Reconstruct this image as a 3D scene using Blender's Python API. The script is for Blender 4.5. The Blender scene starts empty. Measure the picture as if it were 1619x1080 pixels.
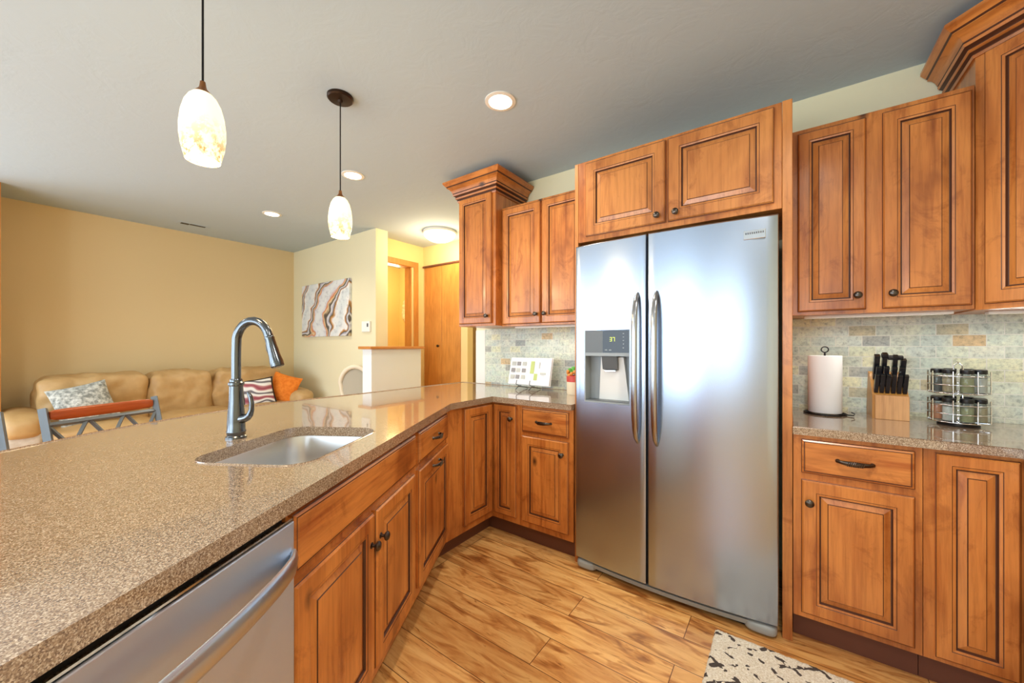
import bpy, bmesh, math, random
from math import sin, cos, pi, radians, sqrt
from mathutils import Vector, Matrix, noise
random.seed(7)
S = bpy.context.scene
C = S.collection

# ------------------------------------------------------------------ camera
cam_d = bpy.data.cameras.new('camera'); cam = bpy.data.objects.new('camera', cam_d); C.objects.link(cam)
cam_d.sensor_width = 36.0; cam_d.lens = 600.0/1619.0*36.0; cam_d.shift_y = 7.0/1619.0; cam_d.clip_start = 0.02
cam.location = (0, 0, 1.25); cam.rotation_euler = (radians(90), 0, radians(35.66))
S.camera = cam
S.view_settings.view_transform = 'Standard'; S.view_settings.look = 'None'
S.view_settings.gamma = 1.0; S.view_settings.use_curve_mapping = False
S.view_settings.exposure = 0.38
# ------------------------------------------------------------------ world
W = bpy.data.worlds.new('world'); S.world = W; W.use_nodes = True
bg = W.node_tree.nodes['Background']; bg.inputs[0].default_value = (0.80, 0.90, 1.0, 1); bg.inputs[1].default_value = 1.6
# ------------------------------------------------------------------ lights
def area(name, loc, rot, sx, sy, power, col):
    l = bpy.data.lights.new(name, 'AREA'); l.shape = 'RECTANGLE'; l.size = sx; l.size_y = sy
    l.energy = power; l.color = col
    o = bpy.data.objects.new(name, l); C.objects.link(o); o.location = loc; o.rotation_euler = rot
    return o
def lamp(name, kind, loc, power, col, size=0.05, rot=(0, 0, 0), spot=None):
    l = bpy.data.lights.new(name, kind); l.energy = power; l.color = col
    l.shadow_soft_size = size
    if spot: l.spot_size = spot; l.spot_blend = 0.8
    o = bpy.data.objects.new(name, l); C.objects.link(o); o.location = loc; o.rotation_euler = rot
    return o
DAY = (0.70, 0.86, 1.0); WARM = (1.0, 0.74, 0.42)
# daylight through the glazing of the wall behind the camera (dining side)
R90 = (radians(90), 0, 0)
area('daylight_dining_slider', (-2.5, -3.17, 1.10), (radians(90), 0, 0), 1.9, 2.05, 36, DAY)
area('daylight_patio_door', (-1.07, -3.17, 1.06), (radians(90), 0, 0), 0.74, 2.0, 38, DAY)
area('daylight_kitchen_window', (0.15, -3.17, 1.5), (radians(90), 0, 0), 0.9, 1.2, 13, DAY)
area('daylight_living_window', (-4.6, -3.17, 1.45), (radians(90), 0, 0), 1.6, 1.3, 40, DAY)
area('daylight_side_slider', (-5.69, -1.6, 1.10), (radians(90), 0, radians(-90)), 2.2, 2.05, 38, DAY)
# added fill spots out of view under the ceiling, no fixtures modelled
for cx, cy in ((0.2, 0.9), (0.1, -0.6), (-1.2, -1.6), (-3.4, -0.4), (-3.0, -2.0)):
    lamp('ceiling_fill_spot', 'SPOT', (cx, cy, 2.56), 50, (1.0, 0.94, 0.86), 0.07, spot=radians(150))

# ------------------------------------------------------------------ materials
M = {}
def nt(name):
    m = bpy.data.materials.new(name); m.use_nodes = True
    t = m.node_tree; b = t.nodes['Principled BSDF']; M[name] = m
    return m, t, b
def col(c): return (c[0], c[1], c[2], 1)
def srgb(r, g, b):
    f = lambda v: ((v/255+0.055)/1.055)**2.4 if v/255 > 0.04045 else v/255/12.92
    return (f(r), f(g), f(b))
def plain(name, c, rough=0.5, metal=0.0, spec=None, coat=0.0, emit=None, es=0.0):
    m, t, b = nt(name)
    b.inputs['Base Color'].default_value = col(c); b.inputs['Roughness'].default_value = rough
    b.inputs['Metallic'].default_value = metal
    if spec is not None: b.inputs['Specular IOR Level'].default_value = spec
    if coat: b.inputs['Coat Weight'].default_value = coat; b.inputs['Coat Roughness'].default_value = 0.05
    if emit: b.inputs['Emission Color'].default_value = col(emit); b.inputs['Emission Strength'].default_value = es
    return m
def N(t, kind, **kw):
    n = t.nodes.new(kind)
    for k, v in kw.items():
        if k in n.inputs.keys(): n.inputs[k].default_value = v
        else: setattr(n, k, v)
    return n
def mapping(t, scale, src='Object', rot=(0, 0, 0), loc=(0, 0, 0)):
    tc = t.nodes.new('ShaderNodeTexCoord'); mp = t.nodes.new('ShaderNodeMapping')
    mp.inputs['Scale'].default_value = scale; mp.inputs['Rotation'].default_value = rot; mp.inputs['Location'].default_value = loc
    t.links.new(tc.outputs[src], mp.inputs[0]); return mp
def ramp(t, fac, stops, interp='LINEAR'):
    r = t.nodes.new('ShaderNodeValToRGB'); e = r.color_ramp; e.interpolation = interp
    while len(e.elements) > 1: e.elements.remove(e.elements[-1])
    e.elements[0].position = stops[0][0]; e.elements[0].color = col(stops[0][1])
    for p, c in stops[1:]:
        x = e.elements.new(p); x.color = col(c)
    t.links.new(fac, r.inputs[0]); return r
def mix(t, f, a, b, mode='MIX'):
    n = t.nodes.new('ShaderNodeMix'); n.data_type = 'RGBA'; n.blend_type = mode
    for s, v in ((n.inputs[0], f), (n.inputs[6], a), (n.inputs[7], b)):
        if hasattr(v, 'is_linked') or hasattr(v, 'links'): t.links.new(v, s)
        else: s.default_value = v if s == n.inputs[0] and not isinstance(v, tuple) else (col(v) if isinstance(v, tuple) else v)
    return n.outputs[2]
def bump(t, b, h, strength=0.2, dist=0.01):
    n = t.nodes.new('ShaderNodeBump'); n.inputs['Strength'].default_value = strength; n.inputs['Distance'].default_value = dist
    t.links.new(h, n.inputs['Height']); t.links.new(n.outputs[0], b.inputs['Normal'])

def wood(name, horiz, c1, c2, c3, rough=0.32, off=0.0, knots=True, src='Object'):
    m, t, b = nt(name)
    sc = (2.2, 2.2, 22) if horiz else (16, 16, 1.3)
    mp = mapping(t, sc, src, loc=(off, off, off))
    n1 = N(t, 'ShaderNodeTexNoise', Scale=1.0, Detail=6.0, Roughness=0.6, Distortion=0.6); t.links.new(mp.outputs[0], n1.inputs['Vector'])
    mp2 = mapping(t, (3.0, 3.0, 1.6) if not horiz else (1.8, 1.8, 5), src, loc=(off, 3, off))
    n2 = N(t, 'ShaderNodeTexNoise', Scale=1.0, Detail=3.0, Roughness=0.55, Distortion=0.8); t.links.new(mp2.outputs[0], n2.inputs['Vector'])
    r1 = ramp(t, n1.outputs['Fac'], [(0.28, c1), (0.48, c2), (0.75, c2)])
    r2 = ramp(t, n2.outputs['Fac'], [(0.36, (0.60, 0.50, 0.44)), (0.47, (0.86, 0.80, 0.76)), (0.60, (1, 1, 1))] if knots else [(0.36, (0.84, 0.80, 0.76)), (0.56, (1, 1, 1))])
    mpf = mapping(t, (5, 5, 60) if horiz else (70, 70, 4), src, loc=(off, off, off))
    nf_ = N(t, 'ShaderNodeTexNoise', Scale=1.0, Detail=4.0, Roughness=0.65); t.links.new(mpf.outputs[0], nf_.inputs['Vector'])
    rf_ = ramp(t, nf_.outputs['Fac'], [(0.34, (0.80, 0.76, 0.72)), (0.56, (1, 1, 1))])
    mpb = mapping(t, (7, 7, 5), src, loc=(off+4, off, off))
    nb_ = N(t, 'ShaderNodeTexNoise', Scale=1.0, Detail=5.0, Roughness=0.7, Distortion=1.0); t.links.new(mpb.outputs[0], nb_.inputs['Vector'])
    rb_ = ramp(t, nb_.outputs['Fac'], [(0.30, (0.66, 0.56, 0.50)), (0.46, (1, 1, 1))])
    o = mix(t, 1.0, r1.outputs[0], r2.outputs[0], 'MULTIPLY')
    o = mix(t, 1.0, o, rf_.outputs[0], 'MULTIPLY')
    if knots: o = mix(t, 1.0, o, rb_.outputs[0], 'MULTIPLY')
    if knots:
        mp3 = mapping(t, (4.2, 4.2, 2.6) if not horiz else (2.6, 2.6, 4.2), src, loc=(off*1.7, off, 1.3))
        v = N(t, 'ShaderNodeTexVoronoi', Scale=1.0, Randomness=1.0); t.links.new(mp3.outputs[0], v.inputs['Vector'])
        r3 = ramp(t, v.outputs['Distance'], [(0.030, (1, 1, 1)), (0.10, (0, 0, 0))])
        o = mix(t, r3.outputs[0], o, c3)
    t.links.new(o, b.inputs['Base Color'])
    b.inputs['Roughness'].default_value = rough
    b.inputs['Coat Weight'].default_value = 0.25; b.inputs['Coat Roughness'].default_value = 0.18
    bump(t, b, n1.outputs['Fac'], 0.08, 0.002)
    return m
AL1, AL2, AL3 = srgb(172, 92, 36), srgb(214, 137, 67), srgb(70, 36, 16)
wood('alder', False, AL1, AL2, AL3)
wood('alder_wide', True, AL1, AL2, AL3, off=2.0)
wood('alder_panel', False, srgb(172, 100, 46), srgb(210, 138, 72), AL3, off=5.0)
plain('glaze', srgb(78, 42, 24), 0.45)
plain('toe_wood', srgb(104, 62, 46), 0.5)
wood('oak', False, srgb(196, 128, 58), srgb(216, 150, 74), AL3, 0.4, knots=False)
wood('oak_wide', True, srgb(190, 118, 50), srgb(208, 138, 66), AL3, 0.4, knots=False)
wood('rail_wood', True, srgb(150, 66, 26), srgb(184, 90, 40), AL3, 0.25, knots=False)
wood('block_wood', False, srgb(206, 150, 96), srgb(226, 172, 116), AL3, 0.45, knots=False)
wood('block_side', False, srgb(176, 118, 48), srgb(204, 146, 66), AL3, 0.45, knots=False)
def wallmat(name, c):
    m, t, b = nt(name)
    mp = mapping(t, (1, 1, 1)); n = N(t, 'ShaderNodeTexNoise', Scale=90.0, Detail=3.0); t.links.new(mp.outputs[0], n.inputs['Vector'])
    b.inputs['Base Color'].default_value = col(c); b.inputs['Roughness'].default_value = 0.75
    b.inputs['Specular IOR Level'].default_value = 0.25
    bump(t, b, n.outputs['Fac'], 0.12, 0.003)
    return m
wallmat('paint_gold', srgb(224, 202, 156))
wallmat('paint_cream', srgb(230, 222, 188))
wallmat('paint_yellow', srgb(236, 210, 150))
wallmat('paint_white', srgb(232, 238, 238))
# knock-down textured ceiling
m, t, b = nt('ceiling_texture')
mp = mapping(t, (1, 1, 1)); n = N(t, 'ShaderNodeTexNoise', Scale=7.0, Detail=5.0, Roughness=0.62, Distortion=0.7); t.links.new(mp.outputs[0], n.inputs['Vector'])
r = ramp(t, n.outputs['Fac'], [(0.42, (0, 0, 0)), (0.60, (1, 1, 1))])
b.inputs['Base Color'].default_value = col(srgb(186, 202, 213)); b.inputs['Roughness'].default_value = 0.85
b.inputs['Specular IOR Level'].default_value = 0.2
bump(t, b, r.outputs[0], 0.14, 0.004)
# plank floor, boards running along x
m, t, b = nt('plank_floor')
mp = mapping(t, (1, 1, 1), loc=(0.35, 0.07, 0))
br = N(t, 'ShaderNodeTexBrick', offset=0.37, Scale=1.0); br.offset_frequency = 2
for k, v in (('Color1', (0, 0, 0, 1)), ('Color2', (1, 1, 1, 1)), ('Mortar', (0.5, 0.5, 0.5, 1)), ('Mortar Size', 0.0016), ('Brick Width', 1.25), ('Row Height', 0.165), ('Bias', 0.0)): br.inputs[k].default_value = v
t.links.new(mp.outputs[0], br.inputs['Vector'])
sv = N(t, 'ShaderNodeVectorMath', operation='MULTIPLY'); sv.inputs[1].default_value = (7.3, 3.1, 5.7); t.links.new(br.outputs['Color'], sv.inputs[0])
av = N(t, 'ShaderNodeVectorMath', operation='ADD'); t.links.new(mp.outputs[0], av.inputs[0]); t.links.new(sv.outputs[0], av.inputs[1])
mm = t.nodes.new('ShaderNodeMapping'); mm.inputs['Scale'].default_value = (1.1, 7.5, 1); t.links.new(av.outputs[0], mm.inputs[0])
n1 = N(t, 'ShaderNodeTexNoise', Scale=2.2, Detail=7.0, Roughness=0.62, Distortion=1.3); t.links.new(mm.outputs[0], n1.inputs['Vector'])
mk = t.nodes.new('ShaderNodeMapping'); mk.inputs['Scale'].default_value = (1.3, 5.5, 1); t.links.new(av.outputs[0], mk.inputs[0])
n2 = N(t, 'ShaderNodeTexNoise', Scale=1.9, Detail=3.0, Roughness=0.5, Distortion=2.2); t.links.new(mk.outputs[0], n2.inputs['Vector'])
r1 = ramp(t, n1.outputs['Fac'], [(0.26, srgb(168, 108, 54)), (0.42, srgb(216, 158, 92)), (0.60, srgb(236, 188, 120))])
r2 = ramp(t, n2.outputs['Fac'], [(0.52, (1, 1, 1)), (0.58, (0.80, 0.68, 0.58)), (0.68, (0.46, 0.33, 0.26))])
o = mix(t, 1.0, r1.outputs[0], r2.outputs[0], 'MULTIPLY')
rb = ramp(t, br.outputs['Color'], [(0.0, (0.78, 0.70, 0.62)), (0.5, (1.0, 0.98, 0.96)), (1.0, (1.12, 1.12, 1.06))])
mv = t.nodes.new('ShaderNodeMapping'); mv.inputs['Scale'].default_value = (2.2, 26, 1); t.links.new(av.outputs[0], mv.inputs[0])
nv = N(t, 'ShaderNodeTexNoise', Scale=1.6, Detail=6.0, Roughness=0.7, Distortion=1.8); t.links.new(mv.outputs[0], nv.inputs['Vector'])
rv = ramp(t, nv.outputs['Fac'], [(0.32, (0.50, 0.38, 0.30)), (0.41, (1, 1, 1))])
o = mix(t, 1.0, o, rv.outputs[0], 'MULTIPLY')
o = mix(t, 1.0, o, rb.outputs[0], 'MULTIPLY')
o = mix(t, br.outputs['Fac'], o, srgb(104, 62, 32))
t.links.new(o, b.inputs['Base Color']); b.inputs['Roughness'].default_value = 0.28
bump(t, b, n1.outputs['Fac'], 0.08, 0.002)
# speckled quartz
m, t, b = nt('quartz')
mp = mapping(t, (1, 1, 1))
v = N(t, 'ShaderNodeTexVoronoi', Scale=560.0); t.links.new(mp.outputs[0], v.inputs['Vector'])
n = N(t, 'ShaderNodeTexNoise', Scale=260.0, Detail=4.0, Roughness=0.7); t.links.new(mp.outputs[0], n.inputs['Vector'])
sx = t.nodes.new('ShaderNodeSeparateColor'); t.links.new(v.outputs['Color'], sx.inputs[0])
ra = ramp(t, sx.outputs[0], [(0.0, srgb(104, 82, 66)), (0.30, srgb(140, 116, 94)), (0.65, srgb(166, 144, 120)), (0.92, srgb(200, 184, 164))])
rn = ramp(t, n.outputs['Fac'], [(0.36, (0.80, 0.77, 0.74)), (0.60, (1.10, 1.08, 1.05))])
o = mix(t, 1.0, ra.outputs[0], rn.outputs[0], 'MULTIPLY')
t.links.new(o, b.inputs['Base Color']); b.inputs['Roughness'].default_value = 0.12
b.inputs['Specular IOR Level'].default_value = 0.8
b.inputs['Coat Weight'].default_value = 0.7; b.inputs['Coat Roughness'].default_value = 0.025
# tumbled stone backsplash (wall is in the xz plane)
m, t, b = nt('stone_tile')
tc = t.nodes.new('ShaderNodeTexCoord'); sp = t.nodes.new('ShaderNodeSeparateXYZ'); cb = t.nodes.new('ShaderNodeCombineXYZ')
t.links.new(tc.outputs['Object'], sp.inputs[0]); t.links.new(sp.outputs[0], cb.inputs[0]); t.links.new(sp.outputs[2], cb.inputs[1])
ad = N(t, 'ShaderNodeMath', operation='ADD'); t.links.new(sp.outputs[0], ad.inputs[0]); t.links.new(sp.outputs[1], ad.inputs[1]); t.links.new(ad.outputs[0], cb.inputs[0])
def brick(c1, c2, seedoff):
    br = N(t, 'ShaderNodeTexBrick', offset=0.5, Scale=1.0)
    for k, vv in (('Color1', c1), ('Color2', c2), ('Mortar', (0.5, 0.5, 0.5, 1)), ('Mortar Size', 0.0018), ('Mortar Smooth', 0.3), ('Brick Width', 0.102), ('Row Height', 0.0520), ('Bias', 0.0)): br.inputs[k].default_value = vv
    t.links.new(cb.outputs[0], br.inputs['Vector']); return br
br = brick((0, 0, 0, 1), (1, 1, 1, 1), 0)
rr = ramp(t, br.outputs['Color'], [(0.0, srgb(172, 174, 172)), (0.11, srgb(200, 206, 198)), (0.32, srgb(214, 220, 208)), (0.5, srgb(208, 214, 206)), (0.66, srgb(220, 220, 196)), (0.78, srgb(214, 218, 210)), (0.92, srgb(198, 190, 166)), (0.975, srgb(204, 180, 146))], 'CONSTANT')
n = N(t, 'ShaderNodeTexNoise', Scale=60.0, Detail=8.0, Roughness=0.78); t.links.new(tc.outputs['Object'], n.inputs['Vector'])
n3 = N(t, 'ShaderNodeTexNoise', Scale=9.0, Detail=3.0, Roughness=0.6); t.links.new(tc.outputs['Object'], n3.inputs['Vector'])
rn = ramp(t, n.outputs['Fac'], [(0.36, (0.58, 0.60, 0.60)), (0.47, (0.94, 0.95, 0.95)), (0.62, (1.16, 1.16, 1.12))])
rq = ramp(t, n3.outputs['Fac'], [(0.36, (0.86, 0.92, 0.93)), (0.62, (1.08, 1.05, 0.96))])
o = mix(t, 1.0, rr.outputs[0], rn.outputs[0], 'MULTIPLY'); o = mix(t, 1.0, o, rq.outputs[0], 'MULTIPLY')
o = mix(t, br.outputs['Fac'], o, srgb(222, 222, 212))
t.links.new(o, b.inputs['Base Color']); b.inputs['Roughness'].default_value = 0.6
hm = N(t, 'ShaderNodeMath', operation='SUBTRACT'); t.links.new(n.outputs['Fac'], hm.inputs[0]); t.links.new(br.outputs['Fac'], hm.inputs[1])
bump(t, b, hm.outputs[0], 0.35, 0.006)
# stainless steels
def steel(name, c, rough, sc, aniso=0.0, rot=0.0):
    m, t, b = nt(name)
    mp = mapping(t, sc); n = N(t, 'ShaderNodeTexNoise', Scale=1.0, Detail=3.0); t.links.new(mp.outputs[0], n.inputs['Vector'])
    r = N(t, 'ShaderNodeMapRange'); r.inputs['To Min'].default_value = rough*0.8; r.inputs['To Max'].default_value = rough*1.25
    b.inputs['Roughness'].default_value = rough
    t.links.new(n.outputs['Fac'], r.inputs['Value'])
    if not aniso: t.links.new(r.outputs[0], b.inputs['Roughness'])
    b.inputs['Base Color'].default_value = col(c); b.inputs['Metallic'].default_value = 1.0
    if aniso:
        b.inputs['Anisotropic'].default_value = aniso; b.inputs['Anisotropic Rotation'].default_value = rot
        tg = N(t, 'ShaderNodeTangent', direction_type='RADIAL', axis='Z'); t.links.new(tg.outputs[0], b.inputs['Tangent'])
    if not aniso: bump(t, b, n.outputs['Fac'], 0.02, 0.0006)
steel('stainless', srgb(200, 208, 218), 0.30, (500, 500, 3))
steel('fridge_steel', srgb(172, 184, 202), 0.25, (3, 3, 60), 0.40, 0.25)
steel('stainless_dark', srgb(170, 172, 176), 0.2, (3, 3, 500))
steel('dishwasher_steel', srgb(216, 228, 244), 0.36, (3, 3, 400), 0.85, 0.25)
steel('sink_steel', srgb(206, 206, 206), 0.34, (2, 2, 2))
plain('nickel', srgb(104, 108, 112), 0.2, 1.0)
plain('chrome', srgb(220, 222, 224), 0.08, 1.0)
plain('pewter', srgb(92, 84, 78), 0.3, 1.0)
plain('black_gloss', srgb(22, 22, 26), 0.15)
plain('black_matte', srgb(20, 18, 18), 0.5)
plain('black_wire', srgb(34, 32, 32), 0.35, 0.6)
plain('grey_plastic', srgb(150, 156, 158), 0.35)
plain('panel_grey', srgb(96, 100, 102), 0.35)
plain('bronze', srgb(58, 42, 32), 0.35, 0.8)
plain('bronze_cap', srgb(146, 96, 58), 0.35, 0.7)
plain('white_plastic', srgb(238, 238, 234), 0.4)
plain('paper', srgb(244, 245, 248), 0.9, spec=0.1)
plain('metal_grey', srgb(108, 116, 122), 0.4, 0.3)
plain('handle_black', srgb(24, 24, 30), 0.3)
plain('display_green', (0.1, 0.12, 0.02), 0.4, emit=srgb(214, 230, 90), es=1.2)
plain('ink_grey', srgb(196, 198, 192), 0.8); plain('ink_green', srgb(190, 204, 130), 0.8); plain('ink_dark', srgb(150, 148, 150), 0.8)
plain('lens', (1, 0.9, 0.7), 0.3, emit=(1.0, 0.86, 0.56), es=9.0)
plain('trim_white', srgb(236, 234, 226), 0.45)
plain('cream_fabric', srgb(228, 216, 192), 0.85); plain('grey_fabric', srgb(176, 168, 150), 0.9)
plain('lid_black', srgb(18, 20, 22), 0.35)
m, t, b = nt('clear_glass'); b.inputs['Transmission Weight'].default_value = 0.9; b.inputs['Roughness'].default_value = 0.05; b.inputs['Base Color'].default_value = col(srgb(232, 240, 236)); b.inputs['IOR'].default_value = 1.3
for nm, c in dict(spice_orange=(214, 128, 62), spice_olive=(150, 150, 92), spice_dark=(58, 60, 48), spice_white=(214, 214, 206), spice_green=(66, 92, 78), spice_tan=(176, 156, 112)).items(): plain(nm, srgb(*c), 0.8)
def fabric(name, c1, c2, sc, rough=0.85, b_s=0.2):
    m, t, b = nt(name); mp = mapping(t, (1, 1, 1)); n = N(t, 'ShaderNodeTexNoise', Scale=sc, Detail=5.0, Roughness=0.6); t.links.new(mp.outputs[0], n.inputs['Vector'])
    r = ramp(t, n.outputs['Fac'], [(0.38, c1), (0.62, c2)]); t.links.new(r.outputs[0], b.inputs['Base Color']); b.inputs['Roughness'].default_value = rough
    b.inputs['Specular IOR Level'].default_value = 0.3
    bump(t, b, n.outputs['Fac'], b_s, 0.01)
fabric('sofa_leather', srgb(178, 142, 92), srgb(196, 162, 112), 3.5, 0.42)
fabric('sofa_side', srgb(188, 176, 160), srgb(204, 194, 180), 20.0, 0.7)
fabric('orange_fabric', srgb(214, 112, 30), srgb(230, 132, 44), 30.0)
fabric('grey_pattern', srgb(128, 132, 128), srgb(206, 208, 202), 34.0)
# white / plum striped cushion
m, t, b = nt('plum_pattern'); mp = mapping(t, (1, 1, 1)); w = N(t, 'ShaderNodeTexWave', Scale=2.6, Distortion=7.0, Detail=2.0, wave_type='BANDS', bands_direction='Z'); t.links.new(mp.outputs[0], w.inputs['Vector'])
r = ramp(t, w.outputs['Fac'], [(0.0, srgb(150, 72, 84)), (0.26, srgb(198, 150, 150)), (0.36, srgb(232, 228, 222)), (0.86, srgb(230, 228, 224)), (0.97, srgb(110, 104, 108))]); t.links.new(r.outputs[0], b.inputs['Base Color']); b.inputs['Roughness'].default_value = 0.85
# poured-paint canvas
m, t, b = nt('paint_canvas')
mp = mapping(t, (1.0, 1.0, 1.25), rot=(0, radians(-32), 0), loc=(0.45, 0, 0.2))
nn = N(t, 'ShaderNodeTexNoise', Scale=1.3, Detail=3.0, Roughness=0.5); t.links.new(mp.outputs[0], nn.inputs['Vector'])
vd = N(t, 'ShaderNodeVectorMath', operation='SCALE'); vd.inputs['Scale'].default_value = 1.1; t.links.new(nn.outputs['Color'], vd.inputs[0])
va = N(t, 'ShaderNodeVectorMath', operation='ADD'); t.links.new(mp.outputs[0], va.inputs[0]); t.links.new(vd.outputs[0], va.inputs[1])
w = N(t, 'ShaderNodeTexWave', Scale=0.42, Distortion=3.0, Detail=3.0, wave_type='BANDS', bands_direction='X'); w.inputs['Detail Scale'].default_value = 1.6; t.links.new(va.outputs[0], w.inputs['Vector'])
r = ramp(t, w.outputs['Fac'], [(0.0, srgb(224, 228, 228)), (0.18, srgb(214, 216, 222)), (0.27, srgb(206, 118, 60)), (0.33, srgb(226, 200, 160)), (0.40, srgb(110, 96, 78)), (0.47, srgb(66, 62, 66)), (0.54, srgb(226, 224, 220)), (0.64, srgb(176, 176, 196)), (0.70, srgb(96, 84, 58)), (0.77, srgb(192, 136, 76)), (0.84, srgb(236, 236, 234)), (1.0, srgb(214, 222, 224))])
n2 = N(t, 'ShaderNodeTexNoise', Scale=16.0, Detail=6.0, Roughness=0.7); t.links.new(mp.outputs[0], n2.inputs['Vector'])
r2 = ramp(t, n2.outputs['Fac'], [(0.36, (0.72, 0.72, 0.76)), (0.5, (1, 1, 1))])
t.links.new(mix(t, 1.0, r.outputs[0], r2.outputs[0], 'MULTIPLY'), b.inputs['Base Color']); b.inputs['Roughness'].default_value = 0.5
# glowing art-glass shade
def shade_mat(name, es, flecks, zlo, zhi):
    m, t, b = nt(name); mp = mapping(t, (1, 1, 1)); n = N(t, 'ShaderNodeTexNoise', Scale=46.0, Detail=5.0, Roughness=0.7); t.links.new(mp.outputs[0], n.inputs['Vector'])
    s = t.nodes.new('ShaderNodeSeparateXYZ'); t.links.new(mp.outputs[0], s.inputs[0])
    mr = N(t, 'ShaderNodeMapRange'); mr.inputs['From Min'].default_value = zhi; mr.inputs['From Max'].default_value = zlo; t.links.new(s.outputs[2], mr.inputs['Value'])
    r = ramp(t, n.outputs['Fac'], [(0.45, (0, 0, 0)), (0.58, (1, 1, 1))])
    mu = N(t, 'ShaderNodeMath', operation='MULTIPLY'); t.links.new(r.outputs[0], mu.inputs[0]); t.links.new(mr.outputs[0], mu.inputs[1])
    o = mix(t, mu.outputs[0], (1.0, 0.86, 0.55), flecks)
    t.links.new(o, b.inputs['Emission Color']); t.links.new(o, b.inputs['Base Color']); b.inputs['Emission Strength'].default_value = es; b.inputs['Roughness'].default_value = 0.2
shade_mat('art_glass', 1.45, (0.60, 0.36, 0.13), -0.26, -0.08)
shade_mat('dome_glass', 1.6, (0.9, 0.7, 0.36), -9, -8)
# rug: cream wool with broken dark lattice
m, t, b = nt('rug_wool')
mp = mapping(t, (1, 1, 1)); nd = N(t, 'ShaderNodeTexNoise', Scale=14.0, Detail=2.0); t.links.new(mp.outputs[0], nd.inputs['Vector'])
sc = N(t, 'ShaderNodeVectorMath', operation='SCALE'); sc.inputs['Scale'].default_value = 0.035; t.links.new(nd.outputs['Color'], sc.inputs[0])
adv = N(t, 'ShaderNodeVectorMath', operation='ADD'); t.links.new(mp.outputs[0], adv.inputs[0]); t.links.new(sc.outputs[0], adv.inputs[1])
s = t.nodes.new('ShaderNodeSeparateXYZ'); t.links.new(adv.outputs[0], s.inputs[0])
def lat(sign):
    a = N(t, 'ShaderNodeMath', operation='MULTIPLY'); a.inputs[1].default_value = sign*1.55; t.links.new(s.outputs[1], a.inputs[0])
    q = N(t, 'ShaderNodeMath', operation='ADD'); t.links.new(s.outputs[0], q.inputs[0]); t.links.new(a.outputs[0], q.inputs[1])
    f = N(t, 'ShaderNodeMath', operation='MULTIPLY'); f.inputs[1].default_value = 6.6; t.links.new(q.outputs[0], f.inputs[0])
    g = N(t, 'ShaderNodeMath', operation='FRACT'); t.links.new(f.outputs[0], g.inputs[0])
    l = N(t, 'ShaderNodeMath', operation='LESS_THAN'); l.inputs[1].default_value = 0.17; t.links.new(g.outputs[0], l.inputs[0]); return l
l1, l2 = lat(1), lat(-1)
mx = N(t, 'ShaderNodeMath', operation='MAXIMUM'); t.links.new(l1.outputs[0], mx.inputs[0]); t.links.new(l2.outputs[0], mx.inputs[1])
nb = N(t, 'ShaderNodeTexNoise', Scale=40.0, Detail=1.0); t.links.new(mp.outputs[0], nb.inputs['Vector'])
gt = N(t, 'ShaderNodeMath', operation='GREATER_THAN'); gt.inputs[1].default_value = 0.5; t.links.new(nb.outputs['Fac'], gt.inputs[0])
mu = N(t, 'ShaderNodeMath', operation='MULTIPLY'); t.links.new(mx.outputs[0], mu.inputs[0]); t.links.new(gt.outputs[0], mu.inputs[1])
nf = N(t, 'ShaderNodeTexNoise', Scale=160.0, Detail=3.0, Roughness=0.7); t.links.new(mp.outputs[0], nf.inputs['Vector'])
rc = ramp(t, nf.outputs['Fac'], [(0.35, srgb(214, 200, 174)), (0.62, srgb(248, 242, 228))])
t.links.new(mix(t, mu.outputs[0], rc.outputs[0], srgb(84, 76, 72)), b.inputs['Base Color']); b.inputs['Roughness'].default_value = 0.95; b.inputs['Specular IOR Level'].default_value = 0.1
bump(t, b, nf.outputs['Fac'], 0.6, 0.01)

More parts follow.
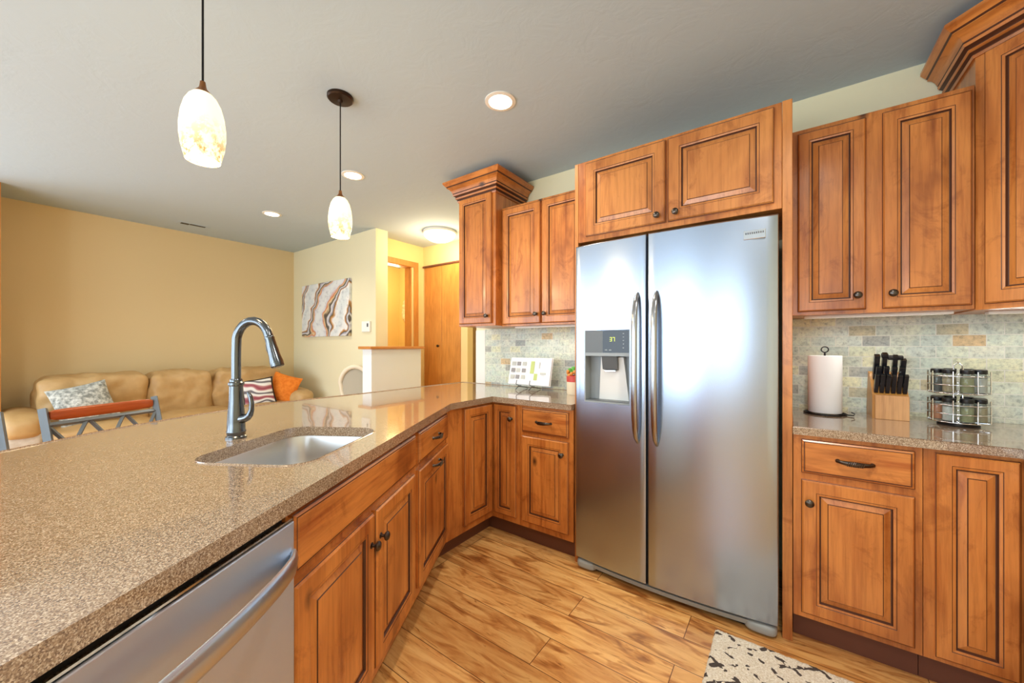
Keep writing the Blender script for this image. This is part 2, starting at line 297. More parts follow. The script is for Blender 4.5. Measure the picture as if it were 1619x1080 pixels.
# ------------------------------------------------------------------ mesh helpers
class MB:
    def __init__(s, T=None): s.bm = bmesh.new(); s.T = T or Matrix.Identity(4)
    def _new(s, vs): return [s.bm.verts.new(v) for v in vs]
    def face(s, vs, m=0):
        try: f = s.bm.faces.new(vs); f.material_index = m; return f
        except ValueError: return None
    def box(s, x0, x1, y0, y1, z0, z1, m=0, bev=0.0, seg=2):
        v = s._new([(x0, y0, z0), (x1, y0, z0), (x1, y1, z0), (x0, y1, z0), (x0, y0, z1), (x1, y0, z1), (x1, y1, z1), (x0, y1, z1)])
        fs = [s.face([v[i] for i in q], m) for q in ((0, 3, 2, 1), (4, 5, 6, 7), (0, 1, 5, 4), (1, 2, 6, 5), (2, 3, 7, 6), (3, 0, 4, 7))]
        if bev > 0:
            es = list({e for f in fs for e in f.edges})
            r = bmesh.ops.bevel(s.bm, geom=es, offset=bev, segments=seg, affect='EDGES', profile=0.5)
            for f in r['faces']: f.material_index = m
        return s
    def prism(s, pts, z0, z1, m=0, bev=0.0):
        a = s._new([(p[0], p[1], z0) for p in pts]); b = s._new([(p[0], p[1], z1) for p in pts]); n = len(pts)
        ar = sum(pts[i][0]*pts[(i+1) % n][1]-pts[(i+1) % n][0]*pts[i][1] for i in range(n))
        if ar < 0: a.reverse(); b.reverse()
        ft = s.face(b, m); s.face(a[::-1], m)
        for i in range(n): s.face([a[i], a[(i+1) % n], b[(i+1) % n], b[i]], m)
        if bev > 0 and ft: 
            r = bmesh.ops.bevel(s.bm, geom=list(ft.edges), offset=bev, segments=2, affect='EDGES', profile=0.5)
            for f in r['faces']: f.material_index = m
        return s
    def xprism(s, pts, x0, x1, m=0):   # pts in (y,z)
        a = s._new([(x0, p[0], p[1]) for p in pts]); b = s._new([(x1, p[0], p[1]) for p in pts]); n = len(pts)
        s.face(a, m); s.face(b[::-1], m)
        for i in range(n): s.face([a[i], b[i], b[(i+1) % n], a[(i+1) % n]], m)
        return s
    def rings(s, rg, cap0=True, cap1=True, mats=None, closed=True, cm=0):
        R = [s._new(r) for r in rg]; n = len(R[0])
        for k in range(1, len(R)):
            mi = mats[k] if mats else 0
            for i in range(n if closed else n-1):
                j = (i+1) % n; s.face([R[k-1][i], R[k-1][j], R[k][j], R[k][i]], mi)
        if cap0: s.face(R[0][::-1], mats[0] if mats else 0)
        if cap1: s.face(R[-1], cm)
        return R
    def lathe(s, prof, c=(0, 0, 0), n=28, axis='Z', m=0, mats=None, cap0=True, cap1=True):
        rg = []
        for r, h in prof:
            ring = []
            for i in range(n):
                a = 2*pi*i/n; p = (r*cos(a), r*sin(a), h)
                if axis == 'Y': p = (p[0], -p[2], p[1])      # axis points to local -y
                if axis == 'X': p = (p[2], p[0], p[1])
                ring.append((c[0]+p[0], c[1]+p[1], c[2]+p[2]))
            rg.append(ring)
        s.rings(rg, cap0, cap1, mats or [m]*len(prof), cm=(mats[-1] if mats else m)); return s
    def tube(s, path, r, n=8, m=0, closed=False, ell=None, ref=None):
        P = [Vector(p) for p in path]; rg = []; L = len(P); up = Vector(ref) if ref else None; prev = None
        for i, p in enumerate(P):
            if closed: d = P[(i+1) % L]-P[i-1]
            else: d = P[min(i+1, L-1)]-P[max(i-1, 0)]
            d.normalize()
            if up is not None: a = up-d*up.dot(d); a.normalize()
            elif prev is None:
                a = Vector((0, 0, 1)) if abs(d.z) < 0.9 else Vector((1, 0, 0)); a = a-d*a.dot(d); a.normalize()
            else: a = prev-d*prev.dot(d); a.normalize()
            prev = a; b = d.cross(a); rr = r[i] if isinstance(r, (list, tuple)) else r
            ea, eb = ell if ell else (1, 1)
            rg.append([tuple(p+a*(rr*ea*cos(2*pi*k/n))+b*(rr*eb*sin(2*pi*k/n))) for k in range(n)])
        if closed:
            R = [s._new(q) for q in rg]
            for k in range(L):
                for i in range(n):
                    j = (i+1) % n; s.face([R[k-1][i], R[k-1][j], R[k][j], R[k][i]], m)
        else: s.rings(rg, True, True, [m]*L, cm=m)
        return s
    def soft(s, x0, x1, y0, y1, z0, z1, rnd=0.25, puff=0.0, nz=0.0, n=10, seed=0, m=0):
        cx, cy, cz = (x0+x1)/2, (y0+y1)/2, (z0+z1)/2; hx, hy, hz = (x1-x0)/2, (y1-y0)/2, (z1-z0)/2
        vs = {}
        def vert(i, j, k):
            if (i, j, k) in vs: return vs[(i, j, k)]
            p = Vector((2*i/n-1, 2*j/n-1, 2*k/n-1))
            q = p.copy()
            mxv = max(abs(p.x), abs(p.y), abs(p.z))
            e = 2/rnd if rnd > 0 else 40
            le = (abs(p.x)**e+abs(p.y)**e+abs(p.z)**e)**(1/e)
            q = p*(mxv/le)
            w = Vector((cx+q.x*hx, cy+q.y*hy, cz+q.z*hz))
            if puff:
                bx, by, bz = 1-p.x*p.x, 1-p.y*p.y, 1-p.z*p.z
                w += Vector((q.x*puff*by*bz, q.y*puff*bx*bz, q.z*puff*bx*by))
            if nz:
                d = noise.noise(w*5+Vector((seed, seed, 0)))+0.5*noise.noise(w*13+Vector((seed, 0, 3)))
                w += q.normalized()*d*nz
            vs[(i, j, k)] = s.bm.verts.new(w); return vs[(i, j, k)]
        for a in range(n):
            for b in range(n):
                for (f, fl) in ((lambda u, v: (u, v, 0), 1), (lambda u, v: (u, v, n), 0), (lambda u, v: (0, u, v), 1), (lambda u, v: (n, u, v), 0), (lambda u, v: (u, 0, v), 0), (lambda u, v: (u, n, v), 1)):
                    q = [vert(*f(a, b)), vert(*f(a+1, b)), vert(*f(a+1, b+1)), vert(*f(a, b+1))]
                    if fl: q.reverse()
                    s.face(q, m)
        return s
def Tm(x, y, z=0, deg=0, rx=0, ry=0):
    return Matrix.Translation((x, y, z)) @ Matrix.Rotation(radians(deg), 4, 'Z') @ Matrix.Rotation(radians(rx), 4, 'X') @ Matrix.Rotation(radians(ry), 4, 'Y')
def obj(name, mb, mats, parent=None, smooth=None, base=None):
    """link one mesh object; verts are in world space and re-centred on the thing's own base"""
    if isinstance(mats, str): mats = [mats]
    bm = mb.bm; bm.transform(mb.T)
    if mb.T.to_3x3().determinant() < 0: bmesh.ops.reverse_faces(bm, faces=bm.faces[:])
    bmesh.ops.recalc_face_normals(bm, faces=bm.faces[:])
    root = parent
    while root is not None and root.parent is not None: root = root.parent
    if root is not None: off = root.location.copy()
    else:
        xs = [v.co for v in bm.verts]
        off = Vector(base) if base else Vector(((min(v.x for v in xs)+max(v.x for v in xs))/2, (min(v.y for v in xs)+max(v.y for v in xs))/2, min(v.z for v in xs)))
    bmesh.ops.translate(bm, vec=-off, verts=bm.verts[:])
    me = bpy.data.meshes.new(name); bm.to_mesh(me); bm.free()
    for k in mats: me.materials.append(M[k])
    if smooth:
        for p in me.polygons: p.use_smooth = True
        me.set_sharp_from_angle(angle=radians(smooth))
    o = bpy.data.objects.new(name, me); C.objects.link(o)
    if parent is not None: o.parent = parent
    else: o.location = off
    return o
def thing(name, label, cat, loc, group=None):
    o = bpy.data.objects.new(name, None); C.objects.link(o); o.location = loc; o.empty_display_size = 0.1
    o['label'] = label; o['category'] = cat
    if group: o['group'] = group
    return o
def tag(o, label, cat, group=None):
    o['label'] = label; o['category'] = cat
    if group: o['group'] = group
    return o
def struct(name, mb, mats, label=None, smooth=None, base=(0, 0, 0)):
    o = obj(name, mb, mats, None, smooth, base); o['kind'] = 'structure'
    if label: o['label'] = label
    return o
def dup(root, loc, label=None, group=None, rotz=None):
    r = root.copy(); C.objects.link(r); r.location = loc
    if label: r['label'] = label
    if group: r['group'] = group
    if rotz is not None: r.rotation_euler = (0, 0, rotz)
    for ch in list(root.children):
        c = ch.copy(); C.objects.link(c); c.parent = r
        for g in list(ch.children):
            d = g.copy(); C.objects.link(d); d.parent = c
    return r

# ------------------------------------------------------------------ the shell
CZ = 2.59
XL, XR, YB, YF = -5.72, 1.23, 2.6, -3.2
struct('floor', MB().box(XL-0.1, XR+0.1, YF-0.1, 4.4, -0.05, 0), 'plank_floor')
struct('ceiling', MB().box(XL-0.1, XR+0.1, YF-0.1, 4.4, CZ, CZ+0.08), 'ceiling_texture')
struct('wall_left', MB().box(XL-0.1, XL, YF, -2.7, 0, CZ).box(XL-0.1, XL, -0.5, YB+0.12, 0, CZ).box(XL-0.1, XL, -2.7, -0.5, 2.12, CZ), 'paint_gold')
struct('wall_right', MB().box(XR, XR+0.1, YF, YB+0.12, 0, CZ), 'paint_cream')
struct('wall_back_living', MB().box(XL, -3.77, YB, YB+0.16, 0, CZ), 'paint_cream')
struct('wall_back_kitchen', MB().box(-2.26, XR, YB, YB+0.12, 0, CZ), 'paint_cream')
struct('trim_1', MB().box(-2.258, -2.15, YB-0.012, YB, 0.914, 1.39, bev=0.002), 'trim_white')
# wall behind the camera with its glazed openings
wf = MB()
ops = [(-5.4, -3.8, 0.8, 2.1), (-3.45, -1.55, 0.06, 2.12), (-1.45, -0.69, 0.04, 2.08), (-0.32, 0.62, 0.9, 2.1)]
x = XL
for (a, b_, z0, z1) in ops:
    wf.box(x, a, YF-0.12, YF, 0, CZ); wf.box(a, b_, YF-0.12, YF, 0, z0); wf.box(a, b_, YF-0.12, YF, z1, CZ); x = b_
wf.box(x, XR, YF-0.12, YF, 0, CZ)
struct('wall_front', wf, 'paint_cream')
for i, (a, b_, z0, z1) in enumerate(ops):
    f = MB(); w_ = 0.05
    f.box(a-w_, a, YF, YF+0.02, z0, z1+w_); f.box(b_, b_+w_, YF, YF+0.02, z0, z1+w_); f.box(a, b_, YF, YF+0.02, z1, z1+w_)
    if z0 > 0.5: f.box(a-w_, b_+w_, YF, YF+0.05, z0-w_, z0)
    o = struct('window_%d' % (i+1) if z0 > 0.5 else 'door_1', f, 'oak')
# cased stub wall at the far left of the living room
struct('wall_stub', MB().box(XL, -5.26, -0.10, 0.03, 0, CZ), 'paint_gold')
struct('trim_2', MB().box(-5.262, -5.20, -0.12, 0.085, 0, CZ-0.001, bev=0.004), 'oak')
# hall beyond the kitchen
struct('wall_hall_left', MB().box(-4.12, -4.0, 2.76, 2.80, 0, CZ).box(-4.12, -4.0, 3.30, 3.52, 0, CZ).box(-4.12, -4.0, 2.80, 3.30, 2.30, CZ), 'paint_yellow')
struct('wall_hall_back', MB().box(-4.0, -3.985, 3.5, 3.6, 0.3, CZ).box(-3.985, -3.30, 3.5, 3.6, 2.325, CZ).box(-3.30, -3.19, 3.5, 3.6, 0, CZ), 'paint_yellow')
struct('wall_hall_far', MB().box(-3.19, -2.262, 3.75, 3.85, 0, CZ), 'paint_cream')
struct('wall_hall_right', MB().box(-2.26, -2.14, 2.72, 3.75, 0, CZ), 'paint_cream')
struct('wall_closet', MB().box(-4.12, -3.30, 3.95, 4.05, 0, CZ), 'paint_yellow')
struct('wall_bath_back', MB().box(-5.5, -4.12, 4.2, 4.3, 0, CZ), 'paint_yellow')
struct('wall_bath_left', MB().box(-5.5, -5.42, 2.76, 4.2, 0, CZ), 'paint_yellow')
struct('wall_bath_right', MB().box(-4.12, -4.04, 3.52, 4.2, 0, CZ), 'paint_yellow')
struct('floor_hall', MB().box(-5.42, -2.26, 2.765, 3.5, 0, 0.30), 'plank_floor')
# half wall with oak cap, beside the hall
struct('wall_half', MB().box(-3.70, -3.54, 2.39, 2.75, 0, 1.215).box(-3.70, -3.54, 2.75, 3.06, 0.3, 1.215), 'paint_white')
struct('trim_3', MB().box(-3.735, -3.505, 2.355, 3.09, 1.215, 1.245, bev=0.006), 'oak_wide')
# bath door casing + jamb
cs = MB()
cs.box(-4.0, -3.985, 3.33, 3.405, 0.3, 2.362, bev=0.003).box(-4.0, -3.985, 2.78, 3.33, 2.29, 2.362, bev=0.003)
cs.box(-4.12, -4.0, 3.285, 3.30, 0.3, 2.285).box(-4.12, -4.0, 2.80, 3.285, 2.285, 2.30)
struct('door_2_casing', cs, 'oak')
# closet bifold door
d3 = thing('bifold_door', 'plain flat oak bifold closet door at the end of the hall', 'door', (-3.65, 3.5, 0.3))
obj('header', MB().box(-3.985, -3.30, 3.475, 3.5, 2.305, 2.325), 'toe_wood', d3)
for a, b_ in ((-3.98, -3.645), (-3.64, -3.305)):
    p = obj('door_panel', MB().box(a, b_, 3.50, 3.53, 0.31, 2.303, bev=0.003), 'oak', d3)
    if a < -3.9: obj('knob', MB(Tm(-3.695, 3.5, 1.25)).lathe([(0.006, 0), (0.006, 0.015), (0.016, 0.02), (0.018, 0.03), (0.01, 0.038)], axis='Y', n=16), 'bronze', p, 40)
# hanging on the bath wall
wr = MB()
for k in range(26):
    a = 2*pi*k/26; rr = 0.13+0.03*noise.noise(Vector((k*0.7, 1, 2)))
    px, pz = -5.17+0.6*rr*cos(a), 1.84+1.15*rr*sin(a)
    wr.soft(px-0.04, px+0.04, 4.14, 4.195, pz-0.05, pz+0.05, rnd=1.0, nz=0.02, n=4, seed=k)
tag(obj('wreath', wr, 'cream_fabric', None, 60), 'small cream and tan wreath hung on the yellow wall seen through the doorway', 'wreath')
# baseboards
struct('baseboard_back', MB().box(XL, -3.77, YB-0.014, YB, 0, 0.09, bev=0.003), 'oak_wide')
struct('baseboard_left', MB().box(XL, XL+0.014, 0.03, YB-0.014, 0, 0.09, bev=0.003), 'oak_wide')

# stone backsplash
bsp = MB().box(-2.148, -0.985, YB-0.012, YB-0.001, 0.914, 1.395)
tag(obj('backsplash', bsp, 'stone_tile', base=(0, 0, 0)), 'tumbled stone tile backsplash behind the open cookbook, left of the refrigerator', 'backsplash')
bsp = MB().box(0.03, XR-0.002, YB-0.012, YB-0.001, 0.914, 1.395)
tag(obj('backsplash', bsp, 'stone_tile', base=(0, 0, 0)), 'tumbled stone tile backsplash behind the knife block, right of the refrigerator', 'backsplash')

# ------------------------------------------------------------------ cabinetry
def rect(x0, x1, z0, z1, ins, y): return [(x0+ins, y, z0+ins), (x1-ins, y, z0+ins), (x1-ins, y, z1-ins), (x0+ins, y, z1-ins)]
def raised(T, x0, x1, z0, z1, yf, w=0.058):
    """raised-panel door: yf is the face-frame plane, door stands 20 mm proud; index 1 = glaze in the grooves"""
    R = [(0, 0, 0), (0, 0.013, 0), (0.002, 0.0145, 1), (0.007, 0.020, 0), (w-0.010, 0.020, 0), (w-0.008, 0.0188, 1), (w-0.006, 0.0188, 0), (w, 0.0175, 0), (w+0.003, 0.010, 1), (w+0.006, 0.0098, 1), (w+0.008, 0.0105, 0), (w+0.026, 0.0160, 0), (w+0.0268, 0.0160, 1), (w+0.0285, 0.0185, 1)]
    mb = MB(T)
    rg = [rect(x0, x1, z0, z1, i, yf-d) for i, d, _ in R]
    mb.rings(rg, True, True, [q[2] for q in R]); return mb
def slab(T, x0, x1, z0, z1, yf):
    R = [(0, 0, 0), (0, 0.011, 0), (0.002, 0.0125, 1), (0.008, 0.0165, 0), (0.011, 0.0165, 1), (0.0135, 0.0195, 0)]
    mb = MB(T); mb.rings([rect(x0, x1, z0, z1, i, yf-d) for i, d, _ in R], True, True, [q[2] for q in R]); return mb
def knob(parent, T, x, z, y):
    mb = MB(T @ Matrix.Translation((x, y, z)))
    mb.lathe([(0.010, 0), (0.010, 0.002), (0.0055, 0.004), (0.005, 0.013), (0.012, 0.017), (0.0155, 0.021), (0.0155, 0.025), (0.012, 0.029), (0.004, 0.031)], axis='Y', n=20)
    return obj('knob', mb, 'pewter', parent, 40)
def pull(parent, T, x, z, y, L=0.11):
    mb = MB(T @ Matrix.Translation((x, y, z)))
    pts = []; rs = []
    for i in range(15):
        u = -1+2*i/14; pts.append((u*L/2, -0.004-0.024*(1-u*u)**0.6, 0)); rs.append(0.0042+0.0038*(1-abs(u))**0.7)
    mb.tube(pts, rs, 10, ref=(0, 0, 1), ell=(1.3, 0.8))
    for sg in (-1, 1): mb.lathe([(0.008, 0), (0.008, 0.003), (0.005, 0.006)], c=(sg*(L/2-0.004), 0, 0), axis='Y', n=12)
    for i in range(9):
        u = -0.4+0.1*i; yy = -0.004-0.024*(1-u*u)**0.6
        mb.tube([(u*L/2-0.003, yy-0.004, -0.010), (u*L/2+0.003, yy-0.006, 0.010)], 0.0018, 6)
    return obj('pull', mb, 'pewter', parent, 45)
I4 = Matrix.Identity(4)
def add_door(root, T, x0, x1, z0, z1, yf, kn=None, pl=None, w=0.058, mat='alder'):
    d = obj('door', raised(T, x0, x1, z0, z1, yf, w), [mat, 'glaze'], root)
    if kn: knob(d, T, kn[0], kn[1], yf-0.020)
    if pl: pull(d, T, pl[0], pl[1], yf-0.020)
    return d
def add_drawer(root, T, x0, x1, z0, z1, yf, hw=True, name='drawer'):
    d = obj(name, slab(T, x0, x1, z0, z1, yf), ['alder_wide', 'glaze'], root)
    if hw: pull(d, T, (x0+x1)/2, (z0+z1)/2, yf-0.0195)
    return d
def wpt(T, x, y, z=0): v = T @ Vector((x, y, z)); return (v.x, v.y, v.z)
CT0, CT1 = 0.881, 0.914

# -- peninsula frame: local x = towards the corner, local y = into the peninsula
TP = Tm(-1.56, 1.569, 0, 120)
FY = 0.03
def base_body(root, T, x0, x1, yf, yb, open_top=False):
    mb = MB(T)
    if open_top:
        mb.box(x0, x1, yf, yf+0.02, 0.115, CT0-0.002); mb.box(x0, x0+0.018, yf+0.02, yb, 0.115, CT0-0.002); mb.box(x1-0.018, x1, yf+0.02, yb, 0.115, CT0-0.002)
        mb.box(x0+0.018, x1-0.018, yf+0.02, yb, 0.115, 0.135); mb.box(x0+0.018, x1-0.018, yb-0.018, yb, 0.135, CT0-0.002)
    else: mb.box(x0, x1, yf, yb, 0.115, CT0-0.002)
    obj('body', mb, 'alder', root)
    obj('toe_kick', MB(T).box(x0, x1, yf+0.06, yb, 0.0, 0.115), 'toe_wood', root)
# trash pull-out unit next to the corner
r = thing('base_cabinet', 'stained alder base cabinet with small drawer over panelled pull-out, between sink cabinet and corner', 'cabinet', wpt(TP, -0.255, 0.3))
base_body(r, TP, -0.508, -0.002, FY, 0.62)
add_drawer(r, TP, -0.492, -0.008, 0.722, 0.862, FY)
d = add_door(r, TP, -0.492, -0.008, 0.165, 0.693, FY, pl=(-0.25, 0.655))
# sink unit
r = thing('base_cabinet', 'wide stained alder sink cabinet with two doors under a long false drawer front', 'cabinet', wpt(TP, -0.92, 0.3))
base_body(r, TP, -1.333, -0.510, FY, 0.62, True)
add_drawer(r, TP, -1.325, -0.530, 0.722, 0.862, FY, False, 'false_front')
add_door(r, TP, -1.325, -0.930, 0.165, 0.697, FY, kn=(-0.955, 0.60))
add_door(r, TP, -0.915, -0.545, 0.165, 0.697, FY, kn=(-0.888, 0.60))
# cabinet at the near end of the peninsula, past the dishwasher
r = thing('base_cabinet', 'stained alder base cabinet at the near end of the peninsula, past the dishwasher', 'cabinet', wpt(TP, -2.23, 0.3))
base_body(r, TP, -2.53, -1.938, FY, 0.62)
add_drawer(r, TP, -2.51, -1.955, 0.722, 0.862, FY)
add_door(r, TP, -2.51, -1.955, 0.165, 0.697, FY, kn=(-1.99, 0.60))
# support panel behind the cabinets, under the bar overhang
tag(obj('back_panel', MB(TP).box(-2.53, -0.04, 0.622, 0.64, 0.0, CT0-0.002), 'alder_panel'), 'long alder back panel closing the seating side of the peninsula', 'panel')

# -- left corner unit
CL = thing('corner_cabinet', 'inside-corner alder base cabinet with two narrow doors meeting at a right angle, left of refrigerator', 'cabinet', (-1.8, 2.2, 0))
A = (-1.585, 1.557)
pc = [A, (-1.583, 1.985), (-1.362, 1.985), (-1.362, 2.585), (-2.24, 2.585), (-2.24, 1.28), (-2.099, 1.262)]
obj('body', MB().prism(pc, 0.115, CT0-0.002), 'alder', CL)
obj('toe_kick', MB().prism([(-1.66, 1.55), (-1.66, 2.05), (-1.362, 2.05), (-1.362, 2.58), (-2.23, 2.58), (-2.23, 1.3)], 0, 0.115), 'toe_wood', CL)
T90 = Tm(-1.583, 0, 0, 90)
add_door(CL, T90, 1.694, 1.958, 0.16, 0.868, 0.0, w=0.055)
add_door(CL, I4, -1.560, -1.383, 0.155, 0.868, 1.985, kn=(-1.415, 0.785), w=0.045)
# -- drawer + door unit left of the fridge
r = thing('base_cabinet', 'alder base cabinet with one drawer over one door, squeezed against the left of the refrigerator', 'cabinet', (-1.17, 2.3, 0))
base_body(r, I4, -1.360, -0.988, 1.985, 2.585)
add_drawer(r, I4, -1.339, -1.015, 0.712, 0.862, 1.985)
add_door(r, I4, -1.339, -1.015, 0.155, 0.690, 1.985, kn=(-1.050, 0.615))
# -- right of the fridge
YR = 2.005
r = thing('base_cabinet', 'alder base cabinet with one drawer over one door, right of the refrigerator by the rug', 'cabinet', (0.22, 2.3, 0))
base_body(r, I4, 0.031, 0.411, YR, 2.585)
add_drawer(r, I4, 0.058, 0.390, 0.722, 0.862, YR)
add_door(r, I4, 0.058, 0.390, 0.140, 0.695, YR, kn=(0.084, 0.607))
CR = thing('corner_cabinet', 'inside-corner alder base cabinet with a tall narrow door, below the spice carousel', 'cabinet', (0.85, 2.3, 0))
obj('body', MB().prism([(0.413, YR), (0.655, YR), (0.655, 1.7), (1.225, 1.7), (1.225, 2.585), (0.413, 2.585)], 0.115, CT0-0.002), 'alder', CR)
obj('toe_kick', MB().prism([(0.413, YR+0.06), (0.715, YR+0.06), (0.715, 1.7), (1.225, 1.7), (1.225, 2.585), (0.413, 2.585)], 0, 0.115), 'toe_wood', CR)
add_door(CR, I4, 0.441, 0.634, 0.135, 0.866, YR, w=0.048)
TM90 = Tm(0.655, 0, 0, -90)
add_door(CR, TM90, -1.978, -1.73, 0.135, 0.866, 0.0, kn=(-1.76, 0.78), w=0.05)
r = thing('base_cabinet', 'alder base cabinet on the right wall, next to the corner cabinet', 'cabinet', (0.94, 1.4, 0))
base_body(r, TM90, -1.698, -1.20, 0.0, 0.57)
add_drawer(r, TM90, -1.68, -1.22, 0.722, 0.862, 0.0)
add_door(r, TM90, -1.68, -1.22, 0.140, 0.695, 0.0, kn=(-1.25, 0.607))

# -- wall cabinets
def wall_body(root, x0, x1, yf, z0, z1, T=I4, yb=2.588):
    obj('body', MB(T).box(x0, x1, yf, yb, z0, z1, bev=0.0015), 'alder', root)
def strip_light(root, x0, x1, y, z, p):
    obj('light_strip', MB().box(x0, x1, y-0.02, y+0.02, z-0.012, z, bev=0.002), 'trim_white', root)
    area('under_cabinet_light', ((x0+x1)/2, y, z-0.014), (radians(-12), 0, 0), x1-x0-0.02, 0.03, p, (1.0, 0.95, 0.86))
r = thing('wall_cabinet', 'two-door knotty alder wall cabinet left of the refrigerator, above the cookbook', 'cabinet', (-1.36, 2.44, 1.385))
wall_body(r, -1.733, -0.988, 2.285, 1.397, 2.285)
strip_light(r, -1.68, -1.04, 2.40, 1.397, 1.1)
add_door(r, I4, -1.718, -1.386, 1.41, 2.268, 2.285, kn=(-1.415, 1.475), w=0.055)
add_door(r, I4, -1.374, -1.040, 1.41, 2.268, 2.285, kn=(-1.345, 1.475), w=0.055)
r = thing('wall_cabinet', 'two-door knotty alder wall cabinet right of the refrigerator, above the paper towels', 'cabinet', (0.32, 2.44, 1.385))
wall_body(r, 0.030, 0.613, 2.290, 1.397, 2.285)
strip_light(r, 0.08, 0.58, 2.40, 1.397, 0.9)
add_door(r, I4, 0.052, 0.294, 1.412, 2.262, 2.290, kn=(0.264, 1.475), w=0.052)
add_door(r, I4, 0.346, 0.603, 1.412, 2.262, 2.290, kn=(0.376, 1.475), w=0.055)
# crown profile (outward offset, height)
CP = [(0.0, 0.0), (0.007, 0.0), (0.011, 0.010), (0.007, 0.014), (0.009, 0.018), (0.018, 0.024), (0.023, 0.034), (0.018, 0.038), (0.021, 0.043), (0.032, 0.050), (0.037, 0.060), (0.033, 0.064), (0.037, 0.069), (0.044, 0.085), (0.056, 0.100), (0.070, 0.106), (0.068, 0.111), (0.074, 0.117), (0.092, 0.138), (0.092, 0.150), (0.0, 0.150)]
CM = [0, 0, 0, 1, 1, 0, 0, 1, 1, 0, 0, 1, 0, 0, 0, 0, 1, 0, 0, 0, 0]
def crown(root, path, z):
    """path: open polyline of (x,y), outward side on its right; mitred"""
    n = len(path); nr = []
    for i in range(n-1):
        dx, dy = path[i+1][0]-path[i][0], path[i+1][1]-path[i][1]; L = sqrt(dx*dx+dy*dy); nr.append((dy/L, -dx/L))
    mit = [nr[0]]
    for i in range(1, n-1):
        a, b_ = nr[i-1], nr[i]; k = 1+a[0]*b_[0]+a[1]*b_[1]; mit.append(((a[0]+b_[0])/k, (a[1]+b_[1])/k))
    mit.append(nr[-1])
    mb = MB(); rg = []
    cols = [[mb.bm.verts.new((p[0]+m_[0]*o_, p[1]+m_[1]*o_, z+h)) for (o_, h) in CP] for p, m_ in zip(path, mit)]
    for i in range(n-1):
        for k in range(len(CP)):
            j = (k+1) % len(CP); mb.face([cols[i][k], cols[i+1][k], cols[i+1][j], cols[i][j]], CM[k])
    mb.face(cols[0]); mb.face(cols[-1][::-1])
    return obj('crown_moulding', mb, ['alder_wide', 'glaze'], root, 30)
r = thing('wall_cabinet', 'tall single-door alder wall cabinet with crown moulding, next to the hall opening', 'cabinet', (-1.92, 2.4, 1.385))
wall_body(r, -2.105, -1.735, 2.210, 1.402, 2.50)
add_door(r, I4, -2.090, -1.764, 1.42, 2.398, 2.210, kn=(-1.800, 1.475), w=0.052)
crown(r, [(-2.105, 2.588), (-2.105, 2.21), (-1.735, 2.21), (-1.735, 2.588)], 2.388)
# diagonal corner wall cabinet
r = thing('wall_cabinet', 'tall diagonal corner wall cabinet with crown moulding at the right edge of the kitchen', 'cabinet', (0.92, 2.3, 1.385))
pd = [(0.615, 2.588), (0.615, 2.29), (0.925, 1.98), (1.225, 1.98), (1.225, 2.588)]
obj('body', MB().prism(pd, 1.392, 2.50), 'alder', r)
strip_light(r, 0.68, 1.1, 2.42, 1.392, 0.8)
TD = Tm(0.615, 2.29, 0, -45)
add_door(r, TD, 0.033, 0.405, 1.412, 2.385, 0.0, kn=(0.37, 1.475))
crown(r, [(0.615, 2.588), (0.615, 2.29), (0.925, 1.98), (1.225, 1.98)], 2.388)
# over-fridge cabinet and panels
r = thing('wall_cabinet', 'wide two-door alder cabinet directly above the refrigerator', 'cabinet', (-0.5, 2.3, 1.84))
obj('body', MB().box(-0.964, -0.008, 2.0, 2.588, 1.842, 2.298, bev=0.0015), 'alder', r)
add_door(r, I4, -0.914, -0.482, 1.868, 2.280, 2.0, kn=(-0.520, 1.905), w=0.062, mat='alder_panel')
add_door(r, I4, -0.470, -0.036, 1.868, 2.280, 2.0, kn=(-0.432, 1.905), w=0.062, mat='alder_panel')
tag(obj('side_panel', MB().box(-0.986, -0.965, 2.0, 2.588, 0, 2.298, bev=0.0015), 'alder_panel'), 'tall alder side panel against the left side of the refrigerator', 'panel')
tag(obj('side_panel', MB().box(-0.007, 0.028, 1.995, 2.588, 0, 2.298, bev=0.0015), 'alder_panel'), 'tall alder side panel against the right side of the refrigerator', 'panel')

# ------------------------------------------------------------------ worktops
def pp(d, q): v = TP @ Vector((-d, q, 0)); return (v.x, v.y)
front = [pp(2.56, 0), (-1.56, 1.569), (-1.56, 1.955), (-0.988, 1.955), (-0.988, 2.588), (-2.42, 2.588)]
back = [(-2.425, 2.1), (-2.415, 1.55), (-2.43, 1.15), (-2.40, 0.89), (-2.325, 0.60), (-2.20, 0.31), (-2.075, 0.12), (-1.96, -0.05), (-1.80, -0.32), (-1.6, -0.64), pp(2.56, 1.1)]
def catmull(P, k=6):
    out = []
    for i in range(len(P)-1):
        p0 = Vector(P[max(i-1, 0)]); p1 = Vector(P[i]); p2 = Vector(P[i+1]); p3 = Vector(P[min(i+2, len(P)-1)])
        for j in range(k):
            u = j/k; out.append(tuple(0.5*((2*p1)+(p2-p0)*u+(2*p0-5*p1+4*p2-p3)*u*u+(3*p1-p0-3*p2+p3)*u**3)))
    out.append(tuple(P[-1])); return out
outer = front+catmull(back)
